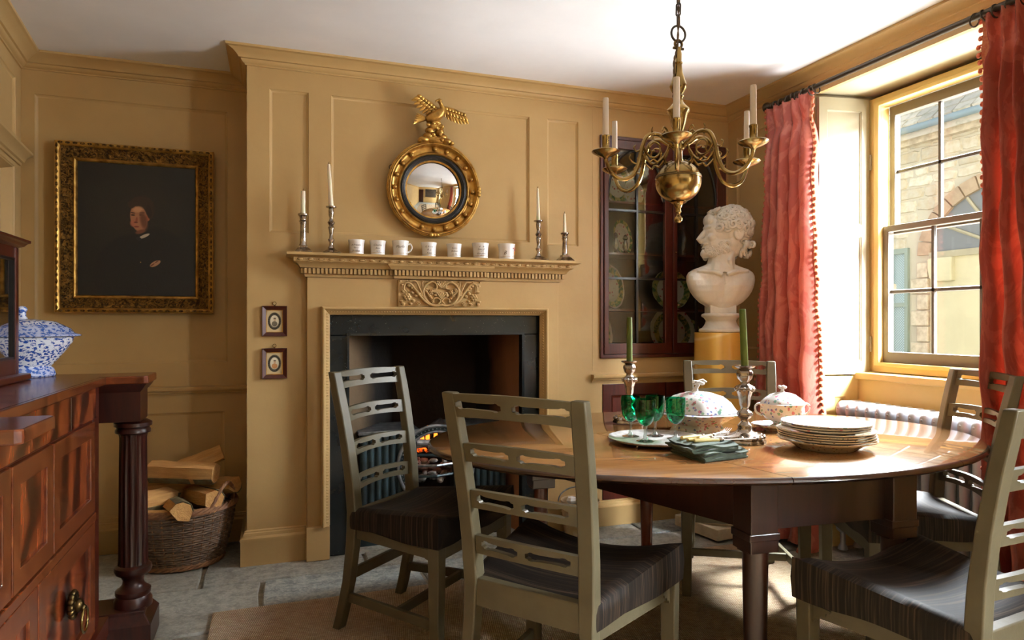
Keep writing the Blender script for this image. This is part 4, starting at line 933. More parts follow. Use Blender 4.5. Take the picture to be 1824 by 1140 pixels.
def make_chair(name, label):
    t = thing(name, label, 'chair', group='ladder-back chairs round the table'); CH = M['chair']
    for s in (-1, 1):
        b = MB(); rs = []
        for (y, z) in [(lerp(a[0], c[0], f), lerp(a[1], c[1], f)) for a, c in zip(STILE, STILE[1:]) for f in (0, .5)] + [STILE[-1]]:
            x = s * stile_x(z); w = .0215 if z > .4 else .0195; d = .017 + .004 * math.exp(-((z - .42) / .25) ** 2)
            if z > .95: w *= .9; d *= .9
            rs.append([Vector((x - w, y - d, z)), Vector((x + w, y - d, z)), Vector((x + w, y + d, z)), Vector((x - w, y + d, z))])
        b.rings(rs); b.build('rear_leg', CH, t, 50, bevel=.004)
        b = MB(); rs = []
        for z, w in ((0, .018), (.2, .0205), (.395, .0225)):
            x = s * .232; y = .205; rs.append([Vector((x - w, y - w, z)), Vector((x + w, y - w, z)), Vector((x + w, y + w, z)), Vector((x - w, y + w, z))])
        b.rings(rs); fl_ = b.build('front_leg', CH, t, 0, bevel=.003)
        # fretted corner brackets
        br = [(0, 0), (.055, 0), (.052, -.008), (.042, -.010), (.040, -.020), (.028, -.022), (.022, -.032), (.010, -.036), (0, -.05)]
        b = MB(); b.shape(br, [], .016, Matrix.Translation((s * .232 - .008, .185, .376)) @ flipmat(((0, -1, 0), (0, 0, 1), (1, 0, 0))))
        b.shape(br, [], .016, Matrix.Translation((s * .212, .197, .376)) @ flipmat(((-s, 0, 0), (0, 0, 1), (0, 1, 0)))); b.build('bracket', CH, fl_, 0)
        b = MB(); x0, x1 = s * (stile_x(.12) - .004), s * .232
        b.shape([(x0 - .009, stile_y(.12)), (x0 + .009, stile_y(.12)), (x1 + .009, .2), (x1 - .009, .2)], [], .034, Matrix.Translation((0, 0, .105))); b.build('side_stretcher', CH, t, 0, bevel=.003)
        b = MB(); x0, x1 = s * (stile_x(.4) - .004), s * .232
        b.shape([(x0 - .011, -.2), (x0 + .011, -.2), (x1 + .011, .2), (x1 - .011, .2)], [], .04, Matrix.Translation((0, 0, .345))); b.build('side_rail', CH, t, 0)
    b = MB(); b.cbox((0, .02, .122), (.40, .018, .032)); b.build('cross_stretcher', CH, t, 0, bevel=.003)
    b = MB(); b.cbox((0, stile_y(.2), .205), (2 * stile_x(.2) - .02, .018, .04)); b.build('rear_stretcher', CH, t, 0, bevel=.003)
    b = MB(); b.cbox((0, -.200, .408), (2 * stile_x(.4) - .03, .030, .075)); b.build('rear_rail', CH, t, 0, bevel=.003)
    b = MB(); b.cbox((0, .205, .362), (.44, .03, .04)); b.build('front_rail', CH, t, 0)
    # slats: top rail and three pierced ladders, bowed backwards
    for (zc, h, ar) in ((.918, .062, .008), (.792, .050, .008), (.664, .050, .008), (.538, .050, .008)):
        hw = stile_x(zc) + (.020 if zc > .9 else -.012)
        def place(p, zc=zc, hw=hw):
            z = zc + p.y; y = stile_y(min(z, .955)) - .022 * (1 - (p.x / hw) ** 2)
            return Vector((p.x, y + p.z - .008, z))
        n = 16; out = [(-hw + 2 * hw * i / n, -h / 2 + ar * (1 - (2 * i / n - 1) ** 2)) for i in range(n + 1)] + [(hw - 2 * hw * i / n, h / 2 + ar * (1 - (1 - 2 * i / n) ** 2)) for i in range(n + 1)]
        b = MB(); b.shape(out, [slot(-hw * .44, ar * .75, hw * .66, .022), slot(hw * .44, ar * .75, hw * .66, .022)], .017, None, place)
        b.build('top_rail' if zc > .9 else 'slat', CH, t, 35)
    # stuffed seat
    b = MB(); nu, nv = 20, 14
    def wid(v): return lerp(.196, .262, v) 
    def edge(u, v):
        uu = max(-1, min(1, u)); return Vector((uu * wid(v), lerp(-.205, .232, v), 0))
    def top(i, j):
        u = 2 * i - 1; v = j; p = edge(u, v); z = seat_top(u, v)
        e = min(1 - abs(u), v, 1 - v) if True else 0
        z -= .014 * max(0, 1 - e / .05) ** 2
        return Vector((p.x, p.y - .010 * (1 - u * u) * (1 if v > .99 else 0), z))
    b.grid(top, nu, nv); 
    rim = [top(i / nu, 0) for i in range(nu + 1)] + [top(1, j / nv) for j in range(1, nv + 1)] + [top(1 - i / nu, 1) for i in range(1, nu + 1)] + [top(0, 1 - j / nv) for j in range(1, nv)]
    low = [Vector((p.x * 1.002, p.y, .385 - .004 * math.sin(k * .7))) for k, p in enumerate(rim)]
    mid = [Vector((p.x * 1.012, p.y + (.003 if p.y > .2 else 0), (p.z + .385) / 2)) for p in rim]
    b.rings([rim, mid, low], True, False); b.face([b.v(p) for p in low])
    bmesh.ops.remove_doubles(b.bm, verts=b.bm.verts[:], dist=.0004)
    b.build('seat', M['seat'], t, 60)
    return t
CHS = [((.789, 1.758), (.798, .602), 'olive ladder-back chair with its back to the camera, left of the table\'s near edge'),
       ((.553, 2.515), (.671, -.740), 'olive ladder-back chair standing in front of the fireplace, side-on'),
       ((2.248, 1.90), (-.90, .435), 'olive ladder-back chair by the radiator, beyond the table\'s right end'),
       ((1.936, 2.470), (-.500, -.866), 'olive ladder-back chair on the far side of the table, in front of the yellow pedestal'),
       ((1.64, 1.294), (-.129, .991), 'olive ladder-back chair cut by the right edge, with window light striping its seat')]
ch0 = None
for (p, f, lb) in CHS:
    c = make_chair('ladder_back_chair', lb) if ch0 is None else clone(ch0)
    ch0 = ch0 or c; c.location = (p[0], p[1], .012); c.rotation_euler = (0, 0, face_rz(f)); c['label'] = lb

# ================================================================ DROP-LEAF TABLE
TZ = .735; TC = Vector((1.506, 2.111, 0)); TR = R(-9.03)
tb = thing('dining_table', 'oval mahogany drop-leaf dining table with polished top and square-shouldered dark legs', 'table', TC, TR)
def ell(a, c, n, f0=0, f1=2 * PI): return [(a * math.cos(f0 + (f1 - f0) * i / n), c * math.sin(f0 + (f1 - f0) * i / n)) for i in range(n + 1)]
A, Bx = 1.016, .691
edgep = [(.0, 0), (-.010, .003), (-.014, .011), (-.010, .020), (0, .024)]
def board(P, name):
    b = MB(); ctr = (0, 0)
    rs = []
    for off, z in ((-.022, 0), (-.006, .004), (0, .011), (-.003, .019), (-.010, .024)):
        ring = []
        for (x, y, ed) in P:
            l = math.hypot(x / A, y / Bx) or 1; nx, ny = x / A / A, y / Bx / Bx; nl = math.hypot(nx, ny) or 1
            ring.append(Vector((x + nx / nl * off * ed, y + ny / nl * off * ed, TZ - .024 + z)))
        rs.append(ring)
    b.rings(rs); bmesh.ops.recalc_face_normals(b.bm, faces=b.bm.faces[:])
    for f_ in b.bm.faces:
        if len(f_.verts) == 4: f_.material_index = 1  # rim faces take the edge colour with the shade in it
    return b.build(name, [M['tabletop'], M['tableedge_shade']], tb, 40)
def world_to_table(p): return Matrix.Rotation(-TR, 4, 'Z') @ (Vector((p[0], p[1], 0)) - TC)
# three boards meeting on oblique hinge joints: clip the oval by the two joint lines
sd = Matrix.Rotation(-TR, 4, 'Z') @ Vector((-.205, .979, 0)); sn = Vector((sd.y, -sd.x, 0))     # along / across the joints
qA, qB = world_to_table((1.152, 2.22)).dot(sn), world_to_table((1.80, 2.20)).dot(sn)
def clip(P, q, keep):
    out = []
    f = lambda p: (p[0] * sn.x + p[1] * sn.y - q) * keep
    for i in range(len(P)):
        p, r = P[i], P[(i + 1) % len(P)]; fp_, fr_ = f(p), f(r)
        if fp_ >= 0: out.append(p)
        if (fp_ >= 0) != (fr_ >= 0):
            t_ = fp_ / (fp_ - fr_); out.append((p[0] + (r[0] - p[0]) * t_, p[1] + (r[1] - p[1]) * t_, 1))
    return out
oval = [(x, y, 1) for x, y in ell(A, Bx, 120)][:-1]; g = .0014
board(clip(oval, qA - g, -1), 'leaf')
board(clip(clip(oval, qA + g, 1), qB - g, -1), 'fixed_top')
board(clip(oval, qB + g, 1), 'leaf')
DW = M['darkwood']
LG = [(1.30, 1.58), (1.785, 1.545), (1.0, 2.47), (1.52, 2.54)]
LL = [world_to_table(p) for p in LG]
fx = (LL[1] - LL[0]).normalized(); fa = math.atan2(fx.y, fx.x)
for i, p in enumerate(LL):
    T = Matrix.Translation((p.x, p.y, 0)) @ Matrix.Rotation(fa, 4, 'Z')
    b = MB(); b.cbox((0, 0, .63), (.088, .088, .155), T); b.cbox((0, 0, .545), (.076, .076, .03), T); b.cbox((0, 0, .53), (.088, .05, .0601), T)
    lg = b.build('leg', DW if i < 2 else M['leg'], tb, 0, bevel=.003)
    b = MB(); b.lathe([(.037, .53), (.036, .50), (.033, .30), (.026, .03), (.029, .02), (.029, .0)] if i < 2 else [(.028, .53), (.029, .45), (.024, .2), (.018, .03), (.021, .02), (.021, .0)], 20, mtx=T); b.build('leg_shaft', DW if i < 2 else M['leg'], lg, 50)
    b = MB(); b.cbox((0, 0, .549), (.099, .093, .022), T); b.cbox((0, 0, .527), (.091, .089, .045), T); b.build('shoulder', DW, lg, 0, bevel=.003)
for (i, j) in ((0, 1), (2, 3), (0, 2), (1, 3)):
    p, q = LL[i], LL[j]; d = (q - p).normalized(); n = Vector((-d.y, d.x, 0)) * .013
    if (i, j) in ((0, 2), (1, 3)): pass
    P = [(p + n), (q + n), (q - n), (p - n)]
    b = MB(); b.shape([(v.x, v.y) for v in P], [], .148, Matrix.Translation((0, 0, .56))); b.build('frame_rail', DW, tb, 0)
# gate supports for the leaves
for (i, j, L_) in ((2, 0, .30), (1, 3, .26)):
    p, q = LL[i], LL[j]; c = (p + q) / 2; s_ = -1 if i == 2 else 1
    b = MB(); e_ = c + sn * s_ * L_; n = sd * .012
    b.shape([((c + n).x, (c + n).y), ((e_ + n).x, (e_ + n).y), ((e_ - n).x, (e_ - n).y), ((c - n).x, (c - n).y)], [], .05, Matrix.Translation((0, 0, .66))); b.build('leaf_support', DW, tb, 0)
# ================================================================ SIDEBOARD, VITRINE AND TUREEN
SBX, SBB = -.545, -.99
sbd = thing('sideboard', 'flame mahogany sideboard with reeded corner columns and a lion-mask ring handle', 'sideboard', (-.75, 2.13, 0))
s0 = Vector((-.75, 2.13, 0))
def SB(x, y, z): return Vector((x, y, z)) - s0
FL, BD = M['flame'], M['banding']
def sbox(name, lo, hi, m, par=None, bevel=.002): b = MB(); b.box(SB(*lo), SB(*hi)); return b.build(name, m, par or sbd, 0, bevel=bevel)
sbox('carcass', (SBB, 1.42, .10), (SBX - .012, 2.64, .93), MAH)
sbox('top_board', (SBB, 1.40, .936), (SBX + .004, 2.87, .962), [BD], None, .003)
b = MB(); b.face([b.v(SB(*p)) for p in ((SBB + .01, 1.41, .9625), (SBX - .01, 1.41, .9625), (SBX - .01, 2.66, .9625), (SBB + .01, 2.66, .9625))]); b.build('top_veneer', FL, sbd, 0)
for ya, yb in ((1.40, 1.60), (2.665, 2.865)):       # breaking-forward caps, blocks, columns and plinths at each end
    cx, cy_ = -.475, (ya + yb) / 2
    b = MB(); b.shape([(SBX - .02, ya), (-.425, ya), (-.412, ya + .01), (-.412, yb - .01), (-.425, yb), (SBX - .02, yb)], [], .028, Matrix.Translation(-s0) @ Matrix.Translation((0, 0, .935))); cp = b.build('cap', BD, sbd, 0, bevel=.004)
    if ya < 2:
        sbox('pilaster', (SBX - .02, ya + .02, .0), (-.515, yb - .01, .936), FL)
        continue
    b = MB(); rs = []
    for o_, z in ((.0, .936), (-.014, .915), (-.022, .905), (-.022, .80)):
        rs.append([SB(SBX - .1, ya + .005 - o_, z), SB(-.418 + o_, ya + .005 - o_, z), SB(-.418 + o_, yb - .005 + o_, z), SB(SBX - .1, yb - .005 + o_, z)])
    b.rings(rs); b.build('frieze_block', M['darkmahogany'], sbd, 20)
    b = MB()
    pr = [(.046, .80), (.062, .79), (.062, .778), (.052, .772), (.058, .764), (.058, .754), (.050, .750)]
    b.lathe(pr[::-1], 28, SB(cx, cy_, 0)); b.build('capital', M['darkmahogany'], sbd, 40)
    b = MB(); nf = 16
    b.lathe([(.050, .275), (.0485, .29), (.047, .5), (.045, .735), (.047, .75)], 96, SB(cx, cy_, 0), rfn=lambda a, z: 1 - .10 * (abs(math.sin(a * nf / 2)) ** .6 if .28 < z < .745 else 0)); b.build('reeded_column', M['darkmahogany'], sbd, 60)
    b = MB(); b.lathe([(.050, .12), (.062, .125), (.062, .15), (.054, .165), (.058, .172), (.058, .185), (.044, .195), (.036, .205), (.034, .22), (.040, .235), (.056, .245), (.062, .258), (.060, .270), (.050, .278)], 28, SB(cx, cy_, 0)); b.build('turned_base', M['darkmahogany'], sbd, 40)
    b = MB(); rs = []
    for o_, z in ((.0, 0), (.0, .085), (-.022, .118), (-.022, .13)):
        rs.append([SB(SBX - .1, ya - .0 - o_, z), SB(-.404 + o_, ya - o_, z), SB(-.404 + o_, yb + o_, z), SB(SBX - .1, yb + o_, z)])
    b.rings(rs); b.build('plinth', M['darkmahogany'], sbd, 10, bevel=.003)
# front: frieze drawer, tall panelled drawers, mouldings
def front(name, y0, y1, z0, z1, bw, x=SBX, handle=None):
    b = MB(); T = Matrix.Translation(-s0) @ Matrix.Translation((x, 0, 0)) @ YZ
    b.rshape((y0, z0, y1, z1), [(y0 + bw, z0 + bw, y1 - bw, z1 - bw)], -.016, T); f_ = b.build(name, BD, sbd, 0, bevel=.002)
    b = MB(); b.box(SB(x - .02, y0 + bw - .002, z0 + bw - .002), SB(x - .007, y1 - bw + .002, z1 - bw + .002)); b.build('veneered_panel', FL, f_, 0)
    return f_
sbox('frieze', (SBX - .02, 1.42, .835), (SBX - .004, 2.27, .934), FL)
sbox('frieze', (SBX - .02, 2.276, .835), (SBX - .004, 2.56, .934), FL)
sbox('end_stile', (SBX - .02, 2.535, .10), (SBX - .006, 2.60, .835), MAH)
sbox('end_panel', (SBX - .04, 2.60, .10), (SBX - .02, 2.66, .935), MAH)
for a_, c_ in ((1.45, 1.78), (1.79, 2.085), (2.095, 2.53)): front('drawer_front', a_, c_, .535, .828, .05)
sbox('mid_rail', (SBX - .02, 1.42, .505), (SBX + .003, 2.535, .53), BD)
for a_, c_ in ((1.45, 1.96), (1.97, 2.53)): front('cupboard_door', a_, c_, .14, .50, .06)
sbox('base_rail', (SBX - .02, 1.60, .07), (SBX + .012, 2.665, .135), MAH)
for yy in (2.234, 1.62):
    hd = MB(); c = SB(SBX + .0, yy, .345)
    hd.ball(c + Vector((.008, 0, 0)), (.014, .030, .036), 12, 8); hd.ball(c + Vector((.022, 0, -.004)), (.016, .018, .020), 10, 8); hd.ball(c + Vector((.034, 0, -.012)), (.010, .012, .010), 10, 6)
    for k in range(14):
        a = 2 * PI * k / 14; hd.ball(c + Vector((.010, .027 * math.cos(a), .033 * math.sin(a))), (.010, .010, .010), 7, 5)
    for s_ in (-1, 1): hd.ball(c + Vector((.028, s_ * .009, .006)), .004, 6, 5); hd.ball(c + Vector((.012, s_ * .020, .022)), .007, 6, 5)
    h_ = hd.build('lion_mask', M['brassd'], sbd, 70)
    b = MB(); b.torus(c + Vector((.038, 0, -.048)), .034, .0042, 28, 8, Matrix.Translation(c + Vector((.038, 0, -.048))) @ Matrix.Rotation(R(90), 4, 'Y') @ Matrix.Translation(-(c + Vector((.038, 0, -.048))))); b.build('ring_handle', M['brass'], h_, 60)

vt = thing('glazed_cabinet', 'small mahogany glazed table cabinet standing on the sideboard', 'cabinet', (-.87, 2.2, .963))
v0 = Vector((-.87, 2.2, .963)); VX0, VX1, VY0, VY1, VH = -.97, -.775, 1.72, 2.60, .43
def VB(x, y, z): return Vector((x, y, z)) - Vector((v0.x, v0.y, 0))
b = MB(); b.box(VB(VX0 - .01, VY0 - .02, 0), VB(VX1 + .025, VY1 + .035, .022)); b.build('base_board', M['mahogany'], vt, 0, bevel=.006)
post = .026
for x in (VX0, VX1 - post):
    for y in (VY0, VY1 - post):
        b = MB(); b.box(VB(x, y, .022), VB(x + post, y + post, VH)); b.build('post', MAH, vt, 0, bevel=.003)
for x in (VX0, VX1 - post):
    for z0, z1 in ((.022, .07), (VH - .035, VH)):
        b = MB(); b.box(VB(x + .003, VY0 + post, z0), VB(x + post - .003, VY1 - post, z1)); b.build('rail', MAH, vt, 0)
for y in (VY0, VY1 - post):
    for z0, z1 in ((.022, .07), (VH - .035, VH)):
        b = MB(); b.box(VB(VX0 + post, y + .003, z0), VB(VX1 - post, y + post - .003, z1)); b.build('rail', MAH, vt, 0)
b = MB(); rs = []
for o_, z in ((.0, VH), (.012, VH + .006), (.018, VH + .014), (.026, VH + .018), (.026, VH + .026)):
    rs.append([VB(VX0 - o_, VY0 - o_, z), VB(VX1 + o_, VY0 - o_, z), VB(VX1 + o_, VY1 + o_, z), VB(VX0 - o_, VY1 + o_, z)])
b.rings(rs); b.build('cornice', MAH, vt, 20)
for lo, hi in (((VX1 - .014, VY0 + post, .07), (VX1 - .011, VY1 - post, VH - .035)), ((VX0 + post, VY1 - .015, .07), (VX1 - post, VY1 - .012, VH - .035))):
    b = MB(); b.box(VB(*lo), VB(*hi)); b.build('pane', M['clear'], vt, 0)
b = MB()
for (y0, y1, z0, z1) in ((VY1 - post - .008, VY1 - post, .07, VH - .035), (VY0, VY1 - post, .07, .078), (VY0, VY1 - post, VH - .043, VH - .035)): b.box(VB(VX1 - .022, y0, z0), VB(VX1 - .004, y1, z1))
b.build('glazing_bead', M['ebony'], vt, 0)

tu = thing('tureen', 'blue and white willow-pattern covered tureen standing at the end of the sideboard', 'tureen', (-.82, 2.775, .963)); tu.scale = (1.06, 1.06, .94)
b = MB(); q4 = lambda a, z: 1 / (abs(math.cos(a)) ** 5 + abs(math.sin(a)) ** 5) ** .2
qr = lambda a, z: 1 + (.10 * (q4(a + .6, z) - 1) * 2.2)
b.lathe([(.0, 0), (.088, 0), (.092, .006), (.084, .030), (.078, .038), (.088, .052), (.114, .090), (.134, .125), (.140, .146), (.130, .146), (.12, .13), (.0, .05)], 40, rfn=qr); b.build('bowl', M['willow'], tu, 50)
b = MB(); b.lathe([(.0, .147), (.154, .147), (.160, .151), (.158, .155), (.142, .160), (.130, .178), (.090, .204), (.03, .214), (.0, .215)], 40, rfn=qr); ld = b.build('lid', M['willow'], tu, 50)
b = MB(); b.lathe([(.022, .210), (.013, .222), (.013, .238), (.0, .243)], 14); b.ball((0.0, 0.006, .248), (.014, .026, .014), 12, 8); b.build('knob', M['willow'], ld, 60)

# ================================================================ PICTURES AND MIRROR
def blobs(name, base, L, rough=.4, bump=0):
    """soft painted ellipses (x, z, rx, rz, angle, colour, softness) in the picture's own plane"""
    t = NT(name); x, y, z = t.sep(); c = base
    for (bx, bz, rx, rz_, an, cl, so) in L:
        ca, sa = math.cos(R(an)), math.sin(R(an))
        dx = t.math('SUBTRACT', x, bx); dz = t.math('SUBTRACT', z, bz)
        u = t.math('DIVIDE', t.math('ADD', t.math('MULTIPLY', dx, ca), t.math('MULTIPLY', dz, sa)), rx)
        w = t.math('DIVIDE', t.math('SUBTRACT', t.math('MULTIPLY', dz, ca), t.math('MULTIPLY', dx, sa)), rz_)
        d = t.math('ADD', t.math('MULTIPLY', u, u), t.math('MULTIPLY', w, w))
        c = t.mix(t.ramp(d, [(max(0, 1 - so), 1.0), (1.0, 0.0)], 'EASE'), c, cl)
    c = t.mix(t.math('MULTIPLY', t.noise(40, 4), .25), c, base); t.col(c); t.set(rough=rough)
    if bump: t.bump(t.noise(90, 3), bump)
    return t.m
po = thing('portrait_painting', 'dark oil portrait of a young man in a black coat in a wide gilt frame', 'painting', (-.636, 3.83, 1.615))
hw, hh = .352, .418
GP = [(0, 0), (0, -.0), (.0, .0)]
def frame_sweep(prof, hw, hh, name, m, par, y=0):
    b = MB(); b.sweep(prof, [Vector((-hw, y, -hh)), Vector((-hw, y, hh)), Vector((hw, y, hh)), Vector((hw, y, -hh))], up=(0, -1, 0), closed=True); return b.build(name, m, par, 30)
# profile: right = inwards
frame_sweep([(0, -.02), (0, .035), (.004, .046), (.014, .050), (.022, .044), (.026, .036), (.028, -.02)], hw, hh, 'outer_moulding', M['gold'], po)
frame_sweep([(.026, -.02), (.026, .036), (.038, .030), (.056, .018), (.070, .014), (.074, .016), (.076, -.02)], hw, hh, 'ornament_cove', M['giltorn'], po)
frame_sweep([(.074, -.02), (.074, .017), (.079, .020), (.084, .017), (.090, .008), (.092, -.02)], hw, hh, 'sight_edge', M['gold'], po)
b = MB(); rg_ = random.Random(12)
for (x0, z0, x1, z1, n) in ((-hw, -hh, -hw, hh, 26), (hw, -hh, hw, hh, 26), (-hw, hh, hw, hh, 22), (-hw, -hh, hw, -hh, 22)):
    for k in range(n):
        f = (k + .5) / n; x = (x0 + (x1 - x0) * f) * (1 - .012 / hw); z = (z0 + (z1 - z0) * f) * (1 - .012 / hh)
        v = x0 == x1; b.ball((x, -.048, z), (.006 if v else .012, .006, .012 if v else .006), 8, 5)
    for k in range(n):
        f = (k + .5) / n; x = (x0 + (x1 - x0) * f) * (1 - .050 / hw); z = (z0 + (z1 - z0) * f) * (1 - .050 / hh)
        if abs(x) > hw - .04 or abs(z) > hh - .04: 
            b.torus((x, z, .0), .009, .0022, 10, 4, Matrix(((1, 0, 0, 0), (0, 0, 1, -.022), (0, 1, 0, 0), (0, 0, 0, 1))))
o = b.build('gilt_ornament', M['giltorn'], po, 60); o['kind'] = 'stuff'
sk, dk = srgb(172, 116, 84), srgb(20, 17, 15)
PM = blobs('portrait_paint', srgb(22, 19, 15), [
    (.0, .05, .25, .30, 0, srgb(33, 28, 21), .9),
    (.02, -.22, .20, .22, 0, srgb(17, 14, 13), .25), (.12, -.16, .14, .20, 25, srgb(15, 13, 12), .3), (-.09, -.18, .10, .17, -22, srgb(17, 14, 13), .3),
    (.026, .108, .052, .072, 0, srgb(46, 30, 20), .2),
    (.004, .062, .040, .074, 8, sk, .25), (.044, .066, .011, .020, 0, srgb(170, 96, 64), .5),
    (.020, .140, .054, .033, -10, srgb(52, 34, 22), .3), (.052, .100, .017, .045, 6, srgb(52, 34, 22), .35), (-.028, .128, .020, .022, 30, srgb(52, 34, 22), .4), (.05, .10, .014, .035, 8, srgb(40, 25, 16), .5),
    (.0, .105, .030, .020, 8, srgb(204, 152, 114), .9), (-.02, .035, .018, .022, 0, srgb(184, 108, 80), .9),
    (-.022, .076, .011, .005, 0, srgb(60, 32, 22), .6), (.016, .078, .012, .005, 0, srgb(56, 30, 20), .6), (-.022, .087, .013, .003, -8, srgb(60, 36, 24), .6), (.018, .089, .015, .003, 6, srgb(60, 36, 24), .6),
    (-.006, .052, .006, .019, -6, srgb(150, 84, 58), .7), (-.009, .040, .011, .005, 0, srgb(110, 54, 40), .7), (-.006, .018, .014, .0045, 0, srgb(128, 52, 42), .6), (.012, -.006, .030, .012, 20, srgb(120, 70, 48), .8),
    (.026, .050, .022, .060, 10, srgb(112, 68, 46), .95),
    (.028, -.028, .030, .008, 28, srgb(190, 176, 156), .4), (.004, -.042, .014, .010, -20, srgb(34, 30, 36), .4),
    (.078, -.165, .030, .013, 32, srgb(190, 140, 104), .4), (.065, -.172, .014, .004, 40, srgb(120, 70, 50), .5), (.085, -.155, .014, .003, 40, srgb(120, 70, 50), .5), (.012, -.160, .003, .003, 0, srgb(200, 150, 70), .5)], .55, .1)
b = MB(); b.box((-hw + .08, -.006, -hh + .08), (hw - .08, .0, hh - .08)); b.build('canvas', PM, po, 0)

for k, (z, lb, cols) in enumerate(((1.158, 'upper of the two small square mahogany-framed miniatures by the chimneypiece', (srgb(70, 66, 60), srgb(190, 160, 130))), (.955, 'lower of the two small square mahogany-framed miniatures by the chimneypiece', (srgb(186, 120, 60), srgb(190, 150, 116))))):
    mn = thing('miniature_frame', lb, 'picture', (.011, YB, z), 0, 'miniatures left of the fireplace'); hw2, hh2 = .057, .073
    frame_sweep([(0, -.0), (0, .016), (.002, .018), (.020, .008), (.021, 0)], hw2, hh2, 'frame', M['mahogany'], mn)
    frame_sweep([(.0195, .0), (.0195, .0095), (.0225, .0085), (.0225, 0)], hw2, hh2, 'gilt_slip', M['gold'], mn)
    mm = blobs('miniature_paint', srgb(206, 184, 140), [(0, 0, .031, .043, 0, srgb(40, 46, 40), .12), (0, 0, .020, .029, 0, srgb(216, 208, 186), .1), (0, -.013, .014, .014, 0, cols[0], .3), (.001, .007, .006, .008, 0, cols[1], .3), (.001, .013, .007, .004, 0, srgb(70, 50, 36), .4)], .4)
    b = MB(); b.box((-hw2 + .02, -.004, -hh2 + .02), (hw2 - .02, 0, hh2 - .02)); b.build('miniature', mm, mn, 0)
    b = MB(); rk = random.Random(k)
    for i in range(26):
        a = 2 * PI * i / 26; b.ball((.0255 * math.cos(a), -.005, .036 * math.sin(a)), (.0035, .002, .0045), 6, 4)
    b.build('scrolled_oval', M['bronze'], mn, 60)
    b = MB(); b.torus((0, 0, 0), .008, .0016, 16, 6, Matrix.Translation((0, -.008, hh2 + .012)) @ Matrix.Rotation(R(90), 4, 'X')); b.lathe([(.003, 0), (.004, .004), (.002, .008)], 8, (0, -.008, hh2 - .002)); b.build('hanging_ring', M['brassd'], mn)

mr = thing('convex_mirror', 'round gilt convex mirror with ball-studded frame crowned by a spread eagle', 'mirror', (.787, YB - .002, 1.84))
mr.rotation_euler = (R(3.5), 0, 0)
RX = Matrix.Rotation(R(90), 4, 'X')      # lathe axis z -> -y (towards the room)
b = MB(); b.lathe([(.10, 0), (.236, 0), (.243, .012), (.244, .030), (.238, .042), (.230, .047), (.224, .043), (.220, .034), (.212, .026), (.198, .024), (.190, .027), (.186, .036), (.180, .039), (.175, .034), (.172, .022), (.10, .01)], 72, mtx=RX); b.build('gilt_frame', M['gold'], mr, 40)
b = MB()
for rr_, zz in ((.242, .036), (.2365, .044), (.229, .048)): b.torus((0, 0, zz), rr_, .0034, 72, 6, RX)
b.build('reeded_edge', M['gold'], mr, 70)
b = MB()
for rr_, zz in ((.171, .030), (.166, .034), (.161, .034), (.156, .031), (.152, .027)): b.torus((0, 0, zz), rr_, .0036, 64, 8, RX)
b.lathe([(.175, .01), (.175, .026), (.149, .024), (.149, .01)], 64, mtx=RX); b.build('ebonised_slip', M['ebony'], mr, 50)
b = MB(); GR = .150; rc = .36; sag = rc - math.sqrt(rc * rc - GR ** 2)
b.lathe([(GR * i / 16 + 1e-4, .012 + math.sqrt(rc * rc - (GR * i / 16) ** 2) - (rc - sag)) for i in range(16, -1, -1)], 64, mtx=RX); b.build('convex_glass', M['mirror'], mr, 180)
bb = MB(); bb.ball((0, 0, 0), .0125, 12, 8); bl = None
for k in range(20):
    a = R(72) + 2 * PI * k / 20 + .0
    if k in (2, 9): continue
    p = (.204 * math.cos(a), -.034, .204 * math.sin(a))
    if bl is None: bl = bb.build('ball', M['gold'], mr, 180); bl.location = p
    else: c = bl.copy(); COL.objects.link(c); c.location = p
b = MB()
for k in range(3): b.ball((.016 * (k - 1), -.05, -.235), (.013, .010, .012), 8, 5)
b.build('ribbon_tie', M['gold'], mr, 70); b = MB()
for k in range(3): b.ball((.235, -.05, .016 * (k - 1)), (.012, .010, .013), 8, 5)
b.build('ribbon_tie', M['gold'], mr, 70)
# eagle on its rock
eg = MB(); rk = random.Random(6)
for (x, z, rx_, rz_) in ((-.06, .245, .03, .016), (.06, .245, .03, .016), (.0, .25, .06, .022), (-.035, .268, .03, .018), (.035, .266, .034, .018), (-.03, .292, .024, .020), (.022, .290, .026, .022), (-.012, .315, .026, .018), (.024, .318, .024, .016), (0, .335, .03, .014), (-.075, .238, .016, .012), (.082, .238, .018, .012)):
    eg.ball((x, -.035 - rk.random() * .012, z), (rx_, .026, rz_), 9, 6)
for k in range(16): eg.ball((rk.uniform(-.05, .05), -.052 - rk.random() * .014, rk.uniform(.245, .335)), (.012, .01, .010), 6, 4)
rock = eg.build('rock_pedestal', M['gold'], mr, 60)
eg = MB(); E0 = Vector((.03, -.045, .375))
eg.tube(spline([Vector((-.050, -.045, .345)), Vector((-.02, -.05, .358)), Vector((.012, -.055, .375)), Vector((.030, -.06, .402)), Vector((.022, -.066, .424)), Vector((.014, -.072, .436))], 5), [.010 + .017 * math.sin(PI * min(1, (i + 2) / 20)) for i in range(26)], 12)
eg.ball((.012, -.074, .440), (.014, .013, .012), 10, 7); eg.tube([(.004, -.078, .440), (-.008, -.082, .436), (-.010, -.083, .428)], [.006, .0045, .001], 8)
for s_ in (-1, 1): eg.tube([(.005 + s_ * .012, -.05, .362), (.003 + s_ * .014, -.052, .345), (s_ * .016, -.056, .332)], [.010, .007, .006], 8)
eb = eg.build('eagle', M['gold'], mr, 70)
eg = MB()
for k in range(6): eg.tube([(-.045, -.045, .348), (-.075 - .004 * k, -.046 + .002 * k, .350 - .006 * (k - 2)), (-.100 - .003 * k, -.048, .356 - .011 * (k - 1.5))], [.006, .008, .003], 6)
eg.build('tail', M['gold'], eb, 60)
